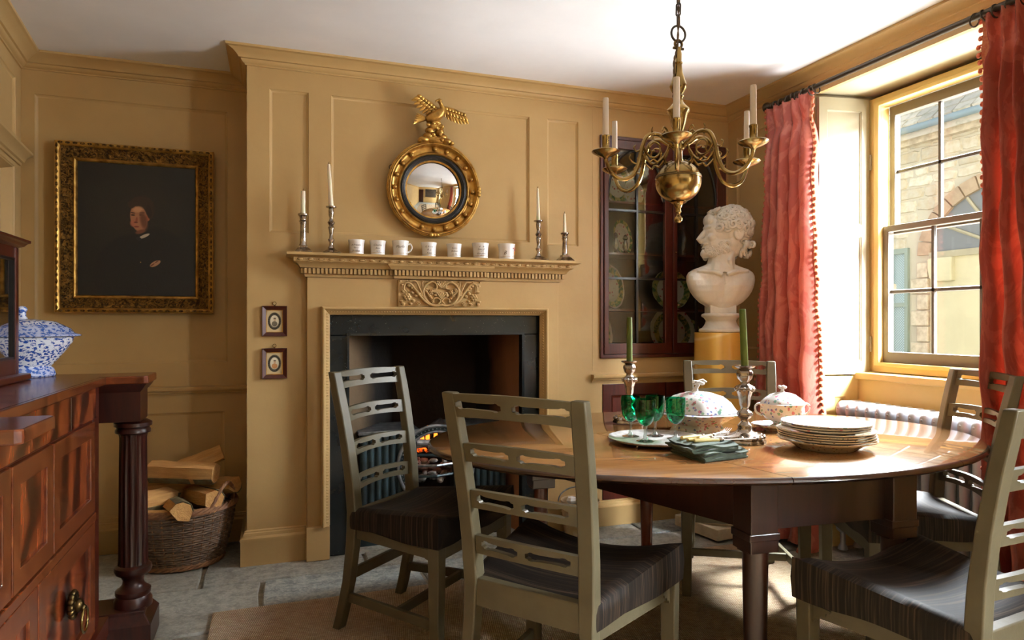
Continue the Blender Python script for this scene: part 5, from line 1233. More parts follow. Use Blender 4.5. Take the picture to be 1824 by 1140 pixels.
def wing(name, root, tip, up, n, y):
    w = MB(); root = Vector(root); tip = Vector(tip); d = tip - root; up = Vector(up)
    def feather(p, q, r):
        c = (p + q) / 2; v = q - p; L_ = v.length / 2; an = math.atan2(v.z, v.x)
        m = Matrix.Translation(c) @ Matrix.Rotation(-an, 4, 'Y'); w.ball((0, 0, 0), (L_ * 1.08, .0045, r), 10, 8, m)
    for k in range(n):
        f = k / (n - 1); st = root + d * (f * .80); fe = up * (.55 + .5 * math.sin(PI * (f * .75 + .15))) + d * (.10 + .22 * f)
        feather(st + Vector((0, .003 * (k % 2), 0)), st + fe, .0088)
    for k in range(n):
        f = k / (n - 1); st = root + d * (f * .86) + Vector((0, -.006, 0)); fe = (up * .5 + d * (.08 + .12 * f)); feather(st, st + fe, .0092)
    for k in range(n):
        f = k / (n - 1); w.ball(root + d * (f * .9) + Vector((0, -.009, 0)), (.012, .008, .010), 7, 5)
    w.tube([root, root + d * .4 - up * .10, root + d * .8 - up * .05, tip], [.013, .012, .009, .004], 8)
    return w.build(name, M['gold'], eb, 60)
wing('wing', (.012, -.045, .395), (-.098, -.052, .462), (-.02, .0, -.052), 8, 0)
wing('wing', (.036, -.045, .412), (.158, -.05, .385), (.0, .0, -.050), 8, 0)
b = MB(); b.torus((0, 0, 0), .012, .0025, 16, 6, Matrix.Translation((-.218, -.02, .098)) @ RX); b.build('hanging_loop', M['bronze'], mr)

# ================================================================ MANTEL ORNAMENTS
MZ = 1.4835
def candlestick(name, x, y, z, prof, mat, lb, base=None, group=None, n=28):
    t = thing(name, lb, 'candlestick', (x, y, z), 0, group); b = MB()
    if base: 
        rs = []
        for o_, zz in base:
            rs.append([Vector((sx * o_, sy * o_, zz)) for sx, sy in ((-1, -1), (-.4, -1.04), (.4, -1.04), (1, -1), (1.04, -.4), (1.04, .4), (1, 1), (.4, 1.04), (-.4, 1.04), (-1, 1), (-1.04, .4), (-1.04, -.4))])
        b.rings(rs)
        bs = b.build('foot', mat, t, 30); b = MB()
    b.lathe(prof, n); b.build('stem', mat, t, 40)
    return t
def candle(name, x, y, z, r, h, mat, lb, lean=0, taper=.8, wick=True):
    t = thing(name, lb, 'candle', (x, y, z)); b = MB()
    b.lathe([(r * (1 - (1 - taper) * i / 6) * (1 if i < 6 else .93), h * i / 6 * (1 if i < 6 else .995)) for i in range(7)] + [(r * taper * .5, h)], 16, mtx=Matrix.Rotation(lean, 4, 'Y')); b.build('wax', mat, t, 50)
    if wick: b = MB(); e = Matrix.Rotation(lean, 4, 'Y') @ Vector((0, 0, h)); b.tube([e, e + Vector((.0005, 0, .007)), e + Vector((.002, 0, .011))], .0012, 6); b.build('wick', M['wick'], t)
    return t
COLN = [(.020, .030), (.018, .04), (.0155, .044), (.0150, .06), (.0135, .135), (.0155, .140), (.016, .148), (.020, .152), (.0145, .156), (.017, .172), (.024, .180), (.024, .186), (.012, .187), (.011, .176)]
BALU = [(.018, .022), (.010, .032), (.009, .045), (.014, .052), (.016, .058), (.010, .064), (.008, .078), (.012, .096), (.015, .108), (.010, .114), (.015, .122), (.018, .128), (.011, .134), (.008, .146), (.012, .156), (.013, .176), (.011, .184), (.025, .188), (.025, .193), (.010, .194), (.009, .186)]
FOOTC = [(.040, 0), (.040, .006), (.036, .010), (.026, .022), (.020, .026), (.020, .034), (.017, .036)]
FOOTB = [(.040, 0), (.041, .005), (.034, .010), (.022, .018), (.014, .024)]
MY = 3.365
def mxy(x, y=MY): return x * y / 3.31
candlestick('mantel_candlestick', mxy(.137), MY, MZ, COLN, M['silver'], 'column candlestick at the left end of the mantelshelf', FOOTC, 'column candlesticks on the mantelshelf')
candle('candle', mxy(.137), MY, MZ + .178, .011, .118, M['wax'], 'thick ivory candle in the left column candlestick', 0, .95)
candlestick('mantel_candlestick', mxy(.265), MY, MZ, [(r, z * 1.19) for r, z in BALU], M['silver'], 'knopped candlestick beside the left column candlestick on the mantelshelf', FOOTB, 'knopped candlesticks on the mantelshelf')
candle('candle', mxy(.265), MY, MZ + .222, .0115, .212, M['wax'], 'tallest ivory candle, second from the left on the mantelshelf', -.055, .62)
candlestick('mantel_candlestick', mxy(1.327), MY, MZ, [(r, z * 1.12) for r, z in BALU], M['silver'], 'knopped candlestick to the right of the mugs on the mantelshelf', FOOTB, 'knopped candlesticks on the mantelshelf')
candle('candle', mxy(1.327), MY, MZ + .209, .0105, .180, M['wax'], 'tapering ivory candle to the right of the mugs', -.025, .55)
candlestick('mantel_candlestick', mxy(1.479), MY, MZ, [(r * .95, z * .84) for r, z in COLN], M['silver'], 'short column candlestick at the right end of the mantelshelf', FOOTC, 'column candlesticks on the mantelshelf')
candle('candle', mxy(1.479), MY, MZ + .150, .010, .112, M['wax'], 'short ivory candle at the right end of the mantelshelf', -.02, .7)
def text_on(par, body, size, rad, z, mat, ang=-PI / 2, shear=.35, rfun=None, name='lettering'):
    c = bpy.data.curves.new('txt', 'FONT'); c.body = body; c.size = size; c.align_x = 'CENTER'; c.shear = shear; c.extrude = .00012; c.resolution_u = 2
    o = bpy.data.objects.new('txt_src', c); me = bpy.data.meshes.new_from_object(o); bpy.data.objects.remove(o)
    for v in me.vertices:
        zz = z + v.co.y; rr_ = (rfun(zz) if rfun else rad) + .0004 + v.co.z; a = ang + v.co.x / rr_
        v.co = (rr_ * math.cos(a), rr_ * math.sin(a), zz)
    me.materials.append(mat); l = bpy.data.objects.new(name, me); COL.objects.link(l); l.parent = par; return l
MUG = [(.0, .003), (.0345, .003), (.0365, 0), (.0375, .003), (.0365, .008), (.0368, .03), (.0385, .055), (.0425, .074), (.0415, .0755), (.040, .074), (.0365, .055), (.035, .01), (.0, .008)]
def mugr(z): 
    for (ra, za), (rb, zb) in zip(MUG[3:8], MUG[4:8]):
        if za <= z <= zb: return lerp(ra, rb, (z - za) / (zb - za))
    return .0425
MG = [(.383, [('A Present', .047, .013), ('for a', .033, .012), ('Brother', .018, .013)], 'gilt-lettered white mug, first from the left on the mantelshelf'), (.485, [('Charlie', .05, .015), ('Box', .034, .013), ('1 8 4', .018, .010)], 'flared white mug with a three-line inscription, second from the left'),
      (.595, [('Marfie', .044, .018)], 'white mug with one large line of script and its handle to the right'), (.738, [('G. B. Lee', .052, .012), ('R. J.', .036, .014), ('Kate', .019, .013)], 'white mug densely written all over, below the mirror'),
      (.868, [('from L.', .05, .011), ('Robert', .034, .014), ('C. H.', .018, .012)], 'narrower white mug just right of the mirror\'s foot'), (1.007, [('+  +', .056, .016), ('Isaac A', .044, .012), ('of', .034, .009), ('Georgetta', .023, .011), ('1864', .012, .009)], 'white mug with black stars above four written lines'), (1.148, [('B', .030, .026)], 'largest white mug, with a single B and painted flowers')]
for k, (x, lines, lb) in enumerate(MG):
    sc = [.95, .95, 1, .96, .94, 1.06, 1.10][k]
    t = thing('mug', lb, 'mug', (mxy(x), MY, MZ), 0, 'white mugs on the mantelshelf'); t.scale = (sc, sc, sc if k != 6 else 1.08)
    b = MB(); b.lathe(MUG, 32); b.build('body', M['porcelain'], t, 50)
    rz_ = [1.5, 1.7, .1, 1.4, .75, 1.6, 1.1][k]
    b = MB(); b.tube(spline([Vector((.039, 0, .060)), Vector((.052, 0, .062)), Vector((.060, 0, .046)), Vector((.052, 0, .028)), Vector((.037, 0, .020))], 5), .0042, 8, mtx=Matrix.Rotation(rz_ if k != 2 else .1, 4, 'Z')); b.build('handle', M['porcelain'], t)
    ha = -PI / 2 - .18
    for body, zz, sz in lines: text_on(t, body, sz, 0, zz - sz * .3, M['ink'], ha if k != 6 else ha - .35, .35, mugr)
    b = MB(); b.torus((0, 0, .012), .0372, .0006, 32, 4); b.build('gilt_line', M['gold'], t)
    if k == 6:
        b = MB()
        for a, zz, r_ in ((-.45, .05, .006), (-.25, .058, .006), (-.30, .046, .007)): b.ball((.0385 * math.cos(a), .0385 * math.sin(a), zz), (r_ * .5, r_, r_), 6, 4)
        b.ball((.0385 * math.cos(-.9), .0385 * math.sin(-.9), .053), (.003, .004, .004), 6, 4); b.build('painted_flower', M['redink'], t)
        b = MB()
        for a, zz, r_ in ((-.35, .036, .007), (-.25, .028, .006), (-.42, .030, .005)): b.ball((.0378 * math.cos(a), .0378 * math.sin(a), zz), (r_ * .5, r_, r_), 6, 4)
        b.build('painted_flower', M['orangeink'], t)

# ================================================================ LOG BASKET
BC = Vector((-.415, 3.60, 0)); 
lbk = thing('log_basket', 'round two-handled willow basket full of split logs in the alcove', 'basket', (BC.x, BC.y, .003))
def brad(z): f = z / .30; return .178 + .066 * f ** .8 + .006 * math.sin(f * PI)
b = MB(); n = 66; hz = 22
for j in range(hz):
    z = .028 + j * .0108; pts = []
    for i in range(n * 2):
        a = 2 * PI * i / (n * 2); w = math.cos(a * 33 + PI * (j % 2)) * .0048; r = brad(z) + w
        pts.append(Vector((r * math.cos(a), r * .88 * math.sin(a), z + .0012 * math.sin(a * 7 + j))))
    b.tube(pts, .0052, 5, True)
o = b.build('weave', M['wicker'], lbk, 60); o['kind'] = 'stuff'
b = MB()
for i in range(33):
    a = 2 * PI * (i + .5) / 33; b.tube([Vector((brad(z) * math.cos(a), brad(z) * .88 * math.sin(a), z)) for z in (.0, .1, .2, .285)], .0044, 5)
o = b.build('stake', M['wickerb'], lbk, 60); o['kind'] = 'stuff'
for (z0, cnt, amp, nm, rr_) in ((.275, 4, .010, 'rim_braid', .0075), (.012, 3, .007, 'foot_braid', .007)):
    b = MB()
    for k in range(cnt):
        pts = []
        for i in range(120):
            a = 2 * PI * i / 120; ph = a * 11 + k * 2 * PI / cnt; r = brad(z0) + .004 + amp * .7 * math.cos(ph)
            pts.append(Vector((r * math.cos(a), r * .88 * math.sin(a), z0 + amp * math.sin(ph))))
        b.tube(pts, rr_, 5, True)
    b.build(nm, M['wickerb'], lbk, 60)
b = MB(); b.lathe([(.0, .006), (.165, .006), (.165, .016), (0, .016)], 32, ey=.88); b.build('bottom', M['wicker'], lbk, 30)
for s_, a0 in ((1, R(-30)), (-1, R(150))):
    b = MB()
    for k in range(3):
        pts = []
        for i in range(25):
            f = i / 24; a = a0 + R(-26 + 52 * f); ph = f * 22 + k * 2.1; r = brad(.28) + .004 + .005 * math.cos(ph)
            pts.append(Vector((r * math.cos(a), r * .88 * math.sin(a), (.262 + .12 * math.sin(PI * f)) + .005 * math.sin(ph))))
        b.tube(pts, .006, 6)
    b.build('handle', M['wickerb'], lbk, 60)
rl = random.Random(21)
def split_log(c, d, L_, prof, lb, roll=0):
    t = thing('split_log', lb, 'log', c, 0, 'split logs in the basket'); d = Vector(d).normalized(); q = d.to_track_quat('X', 'Z').to_matrix().to_4x4() @ Matrix.Rotation(roll, 4, 'X')
    b = MB(); n_ = 7; rs = []
    for i in range(n_):
        f = i / (n_ - 1) - .5; s_ = 1 + .06 * math.sin(i * 1.9)
        rs.append([Vector((f * L_ + rl.uniform(-.004, .004) * (1 if i in (0, n_ - 1) else 0), y * s_ + .004 * math.sin(i), z * s_)) for y, z in prof])
    b.rings(rs)
    o = b.build('wood', M['logwood'], t, 30); o.rotation_euler = q.to_euler()
    b = MB(); arcp = [p for p in prof if p[1] < -.005 or True][-4:]
    rs = [[Vector((( i / 4 - .5) * L_ * .985, y * 1.03 * (1 + .02 * math.sin(i * 3)), z * 1.03)) for y, z in arcp] + [Vector(((i / 4 - .5) * L_ * .985, y * 1.09, z * 1.09)) for y, z in reversed(arcp)] for i in range(5)]
    b.rings(rs); o = b.build('bark', M['bark'], t, 30); o.rotation_euler = q.to_euler()
WEDGE = [(-.055, .03), (.0, .048), (.060, .022), (.048, -.022), (.022, -.044), (-.020, -.046), (-.046, -.020)]
TRI = [(-.050, .036), (.010, .046), (.052, .008), (.030, -.036), (.006, -.050), (-.022, -.046), (-.044, -.016)]
bz = .28
split_log(BC + Vector((.015, -.03, bz + .155)), (1, -.28, -.05), .30, [(y * 1.0, z * 1.05) for y, z in WEDGE], 'long split log lying across the top of the basket')
split_log(BC + Vector((-.115, -.085, bz + .045)), (-.55, -1, .15), .26, TRI, 'chunky pale log at the left of the basket', .4)
split_log(BC + Vector((.005, -.13, bz + .005)), (.25, -1, .12), .24, [(y * .9, z * .9) for y, z in WEDGE], 'wedge-ended log poking out at the front of the basket', 2.6)
split_log(BC + Vector((.10, -.05, bz + .030)), (.5, -1, .1), .26, TRI, 'triangular log in the middle of the basket, end-on', 2.2)
split_log(BC + Vector((.075, .09, bz + .175)), (.9, .1, .35), .22, [(y * .7, z * .7) for y, z in WEDGE], 'rough dark log tilted behind the topmost log', 1.0)
split_log(BC + Vector((.165, .02, bz + .07)), (.7, -.6, .1), .22, [(y * .85, z * .85) for y, z in TRI], 'shadowed log at the right of the basket by the handle', .8)
split_log(BC + Vector((-.09, -.165, bz - .01)), (1, -.1, -.05), .17, [(y * .55, z * .6) for y, z in WEDGE], 'thin log lying just inside the front-left rim', .2)
split_log(BC + Vector((-.06, .08, bz + .06)), (.9, .4, .0), .28, TRI, 'log buried at the back of the pile beneath the top log', .1)
# ================================================================ TABLEWARE
T0 = TZ + .0006
rug = None
def tware(name, lb, cat, x, y, rz=0, group=None, z=T0): return thing(name, lb, cat, (x, y, z), rz, group)
# salver with four emerald goblets
sv = tware('salver', 'round silver salver on small scroll feet carrying the green glasses', 'tray', 1.255, 2.035)
b = MB(); pie = lambda a, z: 1 + .022 * (abs(math.sin(a * 6)) - .5) * (1 if z > .013 else .6)
b.lathe([(.0, .012), (.125, .012), (.145, .014), (.158, .020), (.164, .019), (.163, .016), (.150, .010), (.12, .008), (.0, .008)], 96, rfn=pie); b.build('dish', M['silverb'], sv, 50)
for k in range(3):
    a = R(215 + 120 * k); b = MB(); b.tube(spline([Vector((.135 * math.cos(a), .135 * math.sin(a), .010)), Vector((.152 * math.cos(a), .152 * math.sin(a), .008)), Vector((.146 * math.cos(a), .146 * math.sin(a), .003)), Vector((.158 * math.cos(a), .158 * math.sin(a), .002))], 5), .0035, 8); b.build('foot', M['silver'], sv)
gz = T0 + .0126
gob0 = None
for (x, y, lb) in ((1.195, 2.105, 'green glass goblet at the left of the salver'), (1.192, 2.0, 'green glass goblet nearest the front of the salver'), (1.282, 2.085, 'green glass goblet at the back of the salver'), (1.315, 2.005, 'brighter green glass goblet at the right of the salver')):
    if gob0 is None:
        t = thing('goblet', lb, 'glass', (x, y, gz), 0, 'green goblets on the salver')
        b = MB(); b.lathe([(.006, .052), (.018, .058), (.029, .074), (.0335, .097), (.0345, .122), (.0335, .143), (.0325, .143), (.0333, .122), (.0322, .098), (.0278, .076), (.017, .061), (.0, .056)], 28, caps=False); b.build('bowl', M['green'], t, 60)
        b = MB(); b.lathe([(.0, 0), (.030, 0), (.0305, .0015), (.018, .005), (.007, .010), (.0055, .025), (.0055, .042), (.007, .052), (.0, .053)], 24); b.build('stem', M['clear'], t, 60); gob0 = t
    else: c = clone(gob0); c.location = (x, y, gz); c['label'] = lb
# tall silver candlesticks and green candles
TALL = [(.0, 0), (.066, 0), (.067, .006), (.062, .012), (.066, .016), (.060, .024), (.040, .030), (.026, .038), (.022, .048), (.024, .056), (.018, .062), (.013, .068), (.012, .076), (.020, .084), (.026, .094), (.022, .102), (.013, .108), (.012, .116), (.016, .124), (.019, .150), (.026, .172), (.033, .180), (.026, .188), (.014, .194), (.013, .202), (.022, .212), (.026, .226), (.025, .236), (.018, .243), (.033, .252), (.034, .256), (.016, .257), (.013, .246)]
for (x, y, s_, lb, lc, h, ln) in ((1.548, 1.935, 1.04, 'tall ornate silver candlestick beside the stack of plates', 'olive-green candle in the candlestick beside the plates', .205, -.05), (1.40, 2.475, 1.0, 'tall ornate silver candlestick behind the green glasses', 'olive-green candle in the candlestick behind the green glasses', .19, 0.0)):
    t = tware('table_candlestick', lb, 'candlestick', x, y, .3, 'silver candlesticks on the table'); t.scale = (s_, s_, s_)
    b = MB(); b.lathe(TALL, 48, rfn=lambda a, z: 1 + (.05 * math.cos(8 * a) if z < .03 else (.05 * math.cos(6 * a) if .07 < z < .25 else .03 * math.cos(10 * a) * (z > .25)))); b.build('stem', M['silver'], t, 60)
    b = MB()
    for k in range(16):
        a = 2 * PI * k / 16; b.ball((.058 * math.cos(a), .058 * math.sin(a), .021), (.011, .011, .007), 7, 5)
    for k in range(12):
        a = 2 * PI * k / 12; b.ball((.028 * math.cos(a), .028 * math.sin(a), .178), (.006, .006, .009), 6, 5)
    tag(b.build('chasing', M['silver'], t, 70), kind='stuff')
    candle('candle', x, y, T0 + .248 * s_, .0125, h, M['greenwax'], lc, ln, .92, False)
# large covered vegetable dish
vd = tware('covered_dish', 'large octagonal floral covered dish behind the green glasses', 'tureen', 1.53, 2.185, R(-30))
def oct_r(k=.10): return lambda a, z: 1 + k * abs(math.cos(a * 2)) ** 6 + .02 * math.cos(8 * a)
b = MB(); b.lathe([(.0, .004), (.080, .0), (.086, .004), (.078, .022), (.074, .030), (.092, .044), (.120, .066), (.150, .074), (.158, .080), (.150, .084), (.120, .078), (.0, .06)], 64, rfn=oct_r(.12), ex=1.08, ey=.84); b.build('bowl', M['floral'], vd, 50)
b = MB(); b.lathe([(.128, .080), (.134, .084), (.126, .098), (.112, .122), (.084, .148), (.050, .160), (.040, .164), (.0, .168)], 64, rfn=oct_r(.05), ex=1.05, ey=.84); ld = b.build('lid', M['floral'], vd, 50)
b = MB(); b.tube([(-.010, 0, .160), (-.006, 0, .180), (.004, 0, .196)], [.016, .008, .007], 10)
for k in range(9): 
    a = k * .7; b.ball((.004 + .016 * math.cos(a) , .014 * math.sin(a), .203 + .004 * math.sin(k * 2.2)), (.010, .009, .007), 7, 5)
b.tube([(-.02, .0, .200), (.02, 0, .212), (.034, .0, .205)], [.006, .007, .003], 8); b.build('flower_knob', M['porcelain'], ld, 60)
for k in range(4):
    a = PI / 4 + k * PI / 2; b = MB(); b.ball((.078 * math.cos(a), .062 * math.sin(a), .010), (.016, .016, .010), 8, 6); b.build('foot', M['porcelain'], vd)
# small sauce tureen on its stand
stn = tware('oval_stand', 'small floral oval stand under the lidded sauce tureen', 'dish', 1.865, 2.11, R(-20))
b = MB(); b.lathe([(.0, .006), (.060, .006), (.064, .0), (.068, .004), (.085, .010), (.116, .022), (.118, .026), (.084, .015), (.0, .012)], 48, rfn=lambda a, z: 1 + .025 * abs(math.cos(a * 4)), ex=1.1, ey=.85); b.build('dish', M['floral'], stn, 50)
st = tware('sauce_tureen', 'small floral lidded sauce tureen with scroll handles behind the plates', 'tureen', 1.865, 2.11, R(-20), None, T0 + .0125)
st.scale = (.86, .86, .86); stn.scale = (.9, .9, .9); vd.scale = (.98, .98, .92)
b = MB(); b.lathe([(.0, 0), (.046, 0), (.048, .004), (.036, .014), (.040, .022), (.070, .040), (.088, .066), (.086, .088), (.094, .104), (.090, .106), (.080, .090), (.0, .05)], 48, rfn=lambda a, z: 1 + .03 * math.cos(6 * a), ex=1.1, ey=.88); b.build('bowl', M['floral'], st, 50)
b = MB(); b.lathe([(.092, .105), (.090, .110), (.074, .126), (.052, .144), (.030, .152), (.012, .156), (.0, .158)], 48, rfn=lambda a, z: 1 + .03 * math.cos(6 * a), ex=1.08, ey=.86); ld = b.build('lid', M['floral'], st, 50)
b = MB(); b.tube([(0, 0, .154), (0, 0, .170)], [.010, .007], 8)
for k in range(7): b.ball((.012 * math.cos(k * .9), .011 * math.sin(k * .9), .176 + .003 * (k % 2)), (.009, .008, .007), 7, 5)
b.build('flower_knob', M['porcelain'], ld, 60)
for s_ in (-1, 1):
    b = MB(); b.tube(spline([Vector((s_ * .092, 0, .050)), Vector((s_ * .118, 0, .066)), Vector((s_ * .122, 0, .092)), Vector((s_ * .104, 0, .104)), Vector((s_ * .092, 0, .094))], 6), .005, 8); b.build('handle', M['floral'], st)
# stack of plates: two soup plates at the foot, five dinner plates, three smaller ones
pz = T0; pc = (1.727, 1.752); names = ['lowest and darkest plate of the stack, standing on the table', 'second plate up in the stack', 'third plate up in the stack', 'fourth plate up in the stack', 'fifth plate up, the topmost of the wide ones', 'sixth plate up, the lowest of the narrower ones', 'seventh plate up, just under the top one', 'topmost floral-rimmed plate of the stack']
def scal(a, z): return 1 + .012 * abs(math.sin(a * 5))
for k in range(8):
    big = k < 5; r = .150 if big else .138
    if k == 0: pf = [(.0, .004), (.085, .004), (.088, 0), (.092, .002), (.118, .022), (.150, .031), (.152, .035), (.116, .027), (.09, .010), (.0, .009)]; dz = .0135
    else: pf = [(.0, .010), (r * .60, .010), (r * .62, .008), (r * .66, .010), (r * .80, .016), (r * .99, .024), (r * 1.0, .0275), (r * .97, .0275), (r * .76, .0205), (r * .66, .0145), (.0, .013)]; dz = .0074
    b = MB(); b.lathe(pf, 60, rfn=scal); t = b.build('dinner_plate', M['floralrim'] if k < 7 else M['floral'], None, 60)
    t.location = (pc[0] + random.uniform(-.003, .003), pc[1] + random.uniform(-.003, .003), pz); t.rotation_euler = (0, 0, k * .7)
    tag(t, names[k] + ' on the table' if 'table' not in names[k] else names[k], 'plate', 'stacked plates on the table'); pz += dz + (.002 if k == 0 else (.0015 if k == 4 else 0))
# folded napkins
nd = Vector((math.cos(R(-8)), math.sin(R(-8)), 0))
def napkin(x, y, z, w, d, h, lb, rz, layers):
    t = tware('napkin', lb, 'napkin', x, y, rz, 'green napkins under the cutlery', z); b = MB(); path = []
    n = layers; th = h / n
    # one cloth folded back and forth: a zigzag section swept across
    pts = []
    rn = random.Random(int(z * 10000)); sh_ = [rn.uniform(-.008, .008) for _ in range(n + 1)]
    for k in range(n):
        z0 = th * (k + .5); a0, a1 = -w / 2 + abs(sh_[k]) * 1.5, w / 2 - abs(sh_[k + 1]) * 2.2; xs = [a0 + (a1 - a0) * i / 12 for i in range(13)]
        if k % 2: xs = xs[::-1]
        for xx in xs: pts.append(Vector((xx, 0, z0 + .0032 * math.sin(xx * 42 + 1.2 * k) * (.2 + .3 * k))))
        if k < n - 1:
            e = xs[-1]; sg = 1 if e > 0 else -1; pts.append(Vector((e + sg * th * .6, 0, z0 + th * .25))); pts.append(Vector((e + sg * th * .7, 0, z0 + th * .5))); pts.append(Vector((e + sg * th * .6, 0, z0 + th * .75)))
    half = th * .46; up = []; lo = []
    for i, p in enumerate(pts):
        a = pts[max(0, i - 1)]; c = pts[min(len(pts) - 1, i + 1)]; tg = (c - a).normalized(); nn = Vector((-tg.z, 0, tg.x)); up.append(p + nn * half); lo.append(p - nn * half)
    loop = up + lo[::-1]; rs = []
    for j in range(9):
        f = j / 8 - .5; rs.append([Vector((p.x + .007 * math.sin(f * 5 + p.z * 120), f * d * (1 + .08 * math.sin(p.z * 260)), max(.0004, p.z * (1 + .16 * math.sin(f * 7 + p.x * 26)) + .0012 * math.sin(f * 17)))) for p in loop])
    b.rings(rs); return b.build('cloth', M['linen'], t, 60)
napkin(1.288, 1.775, T0, .185, .15, .020, 'lower folded green linen napkin under the cutlery', R(8), 4)
napkin(1.275, 1.785, T0 + .021, .185, .14, .020, 'upper folded green linen napkin with cutlery resting on it', R(2), 4)
# cutlery with ivory handles
def knife(x, y, z, rz, lb, tilt=0):
    t = tware('table_knife', lb, 'knife', x, y, rz, 'ivory-handled cutlery on the napkins', z); t.rotation_euler = (0, tilt, rz)
    b = MB(); b.rings([[Vector((xx, w * .008 * ca, .006 + w * .006 * sa)) for ca, sa in [(math.cos(a), math.sin(a)) for a in [2 * PI * i / 10 for i in range(10)]]] for xx, w in ((-.085, .6), (-.083, 1), (-.03, .95), (.0, .8))]); b.build('handle', M['ivory'], t, 50)
    b = MB(); b.lathe([(.006, 0), (.0075, .003), (.006, .012), (.005, .014)], 12, mtx=Matrix.Translation((0, 0, .006)) @ Matrix.Rotation(R(90), 4, 'Y')); b.build('ferrule', M['silver'], t)
    b = MB(); b.shape([(.012, -.004), (.03, -.009), (.11, -.009), (.125, -.004), (.128, .003), (.12, .008), (.03, .007), (.012, .004)], [], .0014, Matrix.Translation((0, 0, .0055))); b.build('blade', M['silverb'], t, 0)
def fork(x, y, z, rz, lb, tilt=0):
    t = tware('table_fork', lb, 'fork', x, y, rz, 'ivory-handled cutlery on the napkins', z); t.rotation_euler = (0, tilt, rz)
    b = MB(); b.rings([[Vector((xx, w * .0075 * ca, .006 + w * .006 * sa)) for ca, sa in [(math.cos(a), math.sin(a)) for a in [2 * PI * i / 10 for i in range(10)]]] for xx, w in ((-.085, .6), (-.083, 1), (-.03, .95), (.0, .8))]); b.build('handle', M['ivory'], t, 50)
    b = MB(); b.lathe([(.006, 0), (.0075, .003), (.006, .012), (.005, .014)], 12, mtx=Matrix.Translation((0, 0, .006)) @ Matrix.Rotation(R(90), 4, 'Y')); b.build('ferrule', M['silver'], t)
    b = MB(); b.tube([(.012, 0, .006), (.04, 0, .007), (.06, 0, .006)], [.004, .003, .004], 8); b.shape([(.058, -.004), (.066, -.011), (.078, -.0125), (.078, .0125), (.066, .011), (.058, .004)], [], .0018, Matrix.Translation((0, 0, .0052)))
    for k in range(4):
        yy = -.0105 + .007 * k; b.tube([(.077, yy, .006), (.098, yy, .008), (.120, yy, .017)], [.0016, .0015, .0008], 6)
    b.build('tines', M['silverb'], t, 50)
cz_ = T0 + .043
fork(1.32, 1.85, cz_ - .008, R(18), 'table fork with its prongs up, at the back of the napkins')
fork(1.305, 1.80, cz_, R(2), 'ivory-handled fork lying across the middle of the napkins')
fork(1.33, 1.825, cz_ + .004, R(26), 'fork lying over the others with its prongs towards the candlestick')
knife(1.315, 1.765, cz_, R(-9), 'ivory-handled knife along the front edge of the napkins')
knife(1.30, 1.838, cz_ + .002, R(10), 'cream-handled knife behind the forks on the napkins')

# ================================================================ CHANDELIER
CX, CY = 1.426, 2.157
chn = thing('chandelier', 'six-armed brass ball chandelier hanging over the dining table', 'chandelier', (CX, CY, 1.52))
def H(z): return z - 1.52
b = MB(); zc = 1.675
b.lathe([(.0, 1.522), (.010, 1.524), (.0155, 1.533), (.015, 1.540), (.008, 1.548), (.006, 1.556), (.011, 1.562), (.0085, 1.575), (.013, 1.583), (.016, 1.590), (.022, 1.594), (.030, 1.598)] + [(.084 * math.cos(a), zc + .078 * math.sin(a)) for a in [R(-72 + 152 * i / 20) for i in range(21)]] + [(.014, 1.756), (.013, 1.79)], 40, (0, 0, -1.52)); b.build('ball', M['brass'], chn, 50)
b = MB(); b.torus((0, 0, H(zc + .015)), .083, .0022, 48, 6); b.torus((0, 0, H(zc + .021)), .082, .0014, 48, 6); b.build('ball_band', M['brassd'], chn)
b = MB(); b.lathe([(.013, 1.75), (.013, 1.79), (.021, 1.795), (.022, 1.81), (.017, 1.82), (.023, 1.83), (.023, 1.845), (.016, 1.852), (.018, 1.862), (.028, 1.895), (.034, 1.925), (.042, 1.936), (.042, 1.944), (.026, 1.960), (.018, 1.972), (.016, 1.985), (.021, 1.992), (.017, 2.0), (.028, 2.018), (.032, 2.032), (.026, 2.052), (.017, 2.08), (.013, 2.11), (.016, 2.118), (.012, 2.124), (.013, 2.15), (.010, 2.165), (.010, 2.175)], 32, (0, 0, -1.52)); b.build('baluster_stem', M['brass'], chn, 50)
b = MB(); b.torus((0, 0, 0), .015, .005, 20, 8, Matrix.Translation((0, 0, H(2.188))) @ RX); b.tube([(-.022, 0, H(2.172)), (.022, 0, H(2.172))], .005, 8); b.build('top_loop', M['brassd'], chn)
# chain: ring, then links up to the ceiling hook
cn = MB(); cn.torus((0, 0, 0), .030, .0042, 28, 8, Matrix.Translation((0, 0, H(2.226))) @ Matrix.Rotation(R(90), 4, 'X')); cn.build('chain_ring', M['bronze'], chn)
zz = 2.262; k = 0; lk = None
while zz < 2.43:
    b = MB(); L_ = .030; pts = [(.0085 * math.cos(a), 0, .0085 * math.sin(a) + (L_ if math.sin(a) > 0 else -L_) * .5) for a in [2 * PI * i / 16 for i in range(16)]]
    b.tube(pts, .0032, 6, True); o = b.build('chain_link', M['bronze'], chn); o.location = (0, 0, H(zz + .012)); o.rotation_euler = (0, 0, R(90) * (k % 2) + .5); zz += .043; k += 1
b = MB(); b.lathe([(.004, 2.42), (.012, 2.425), (.03, 2.438), (.032, 2.4449)], 20, (0, 0, -1.52)); b.build('ceiling_rose', M['brassd'], chn)
cd = [Vector((-.016 + .005 * math.sin(i * 1.3), .0, H(1.93) + i * .0265)) for i in range(20)]
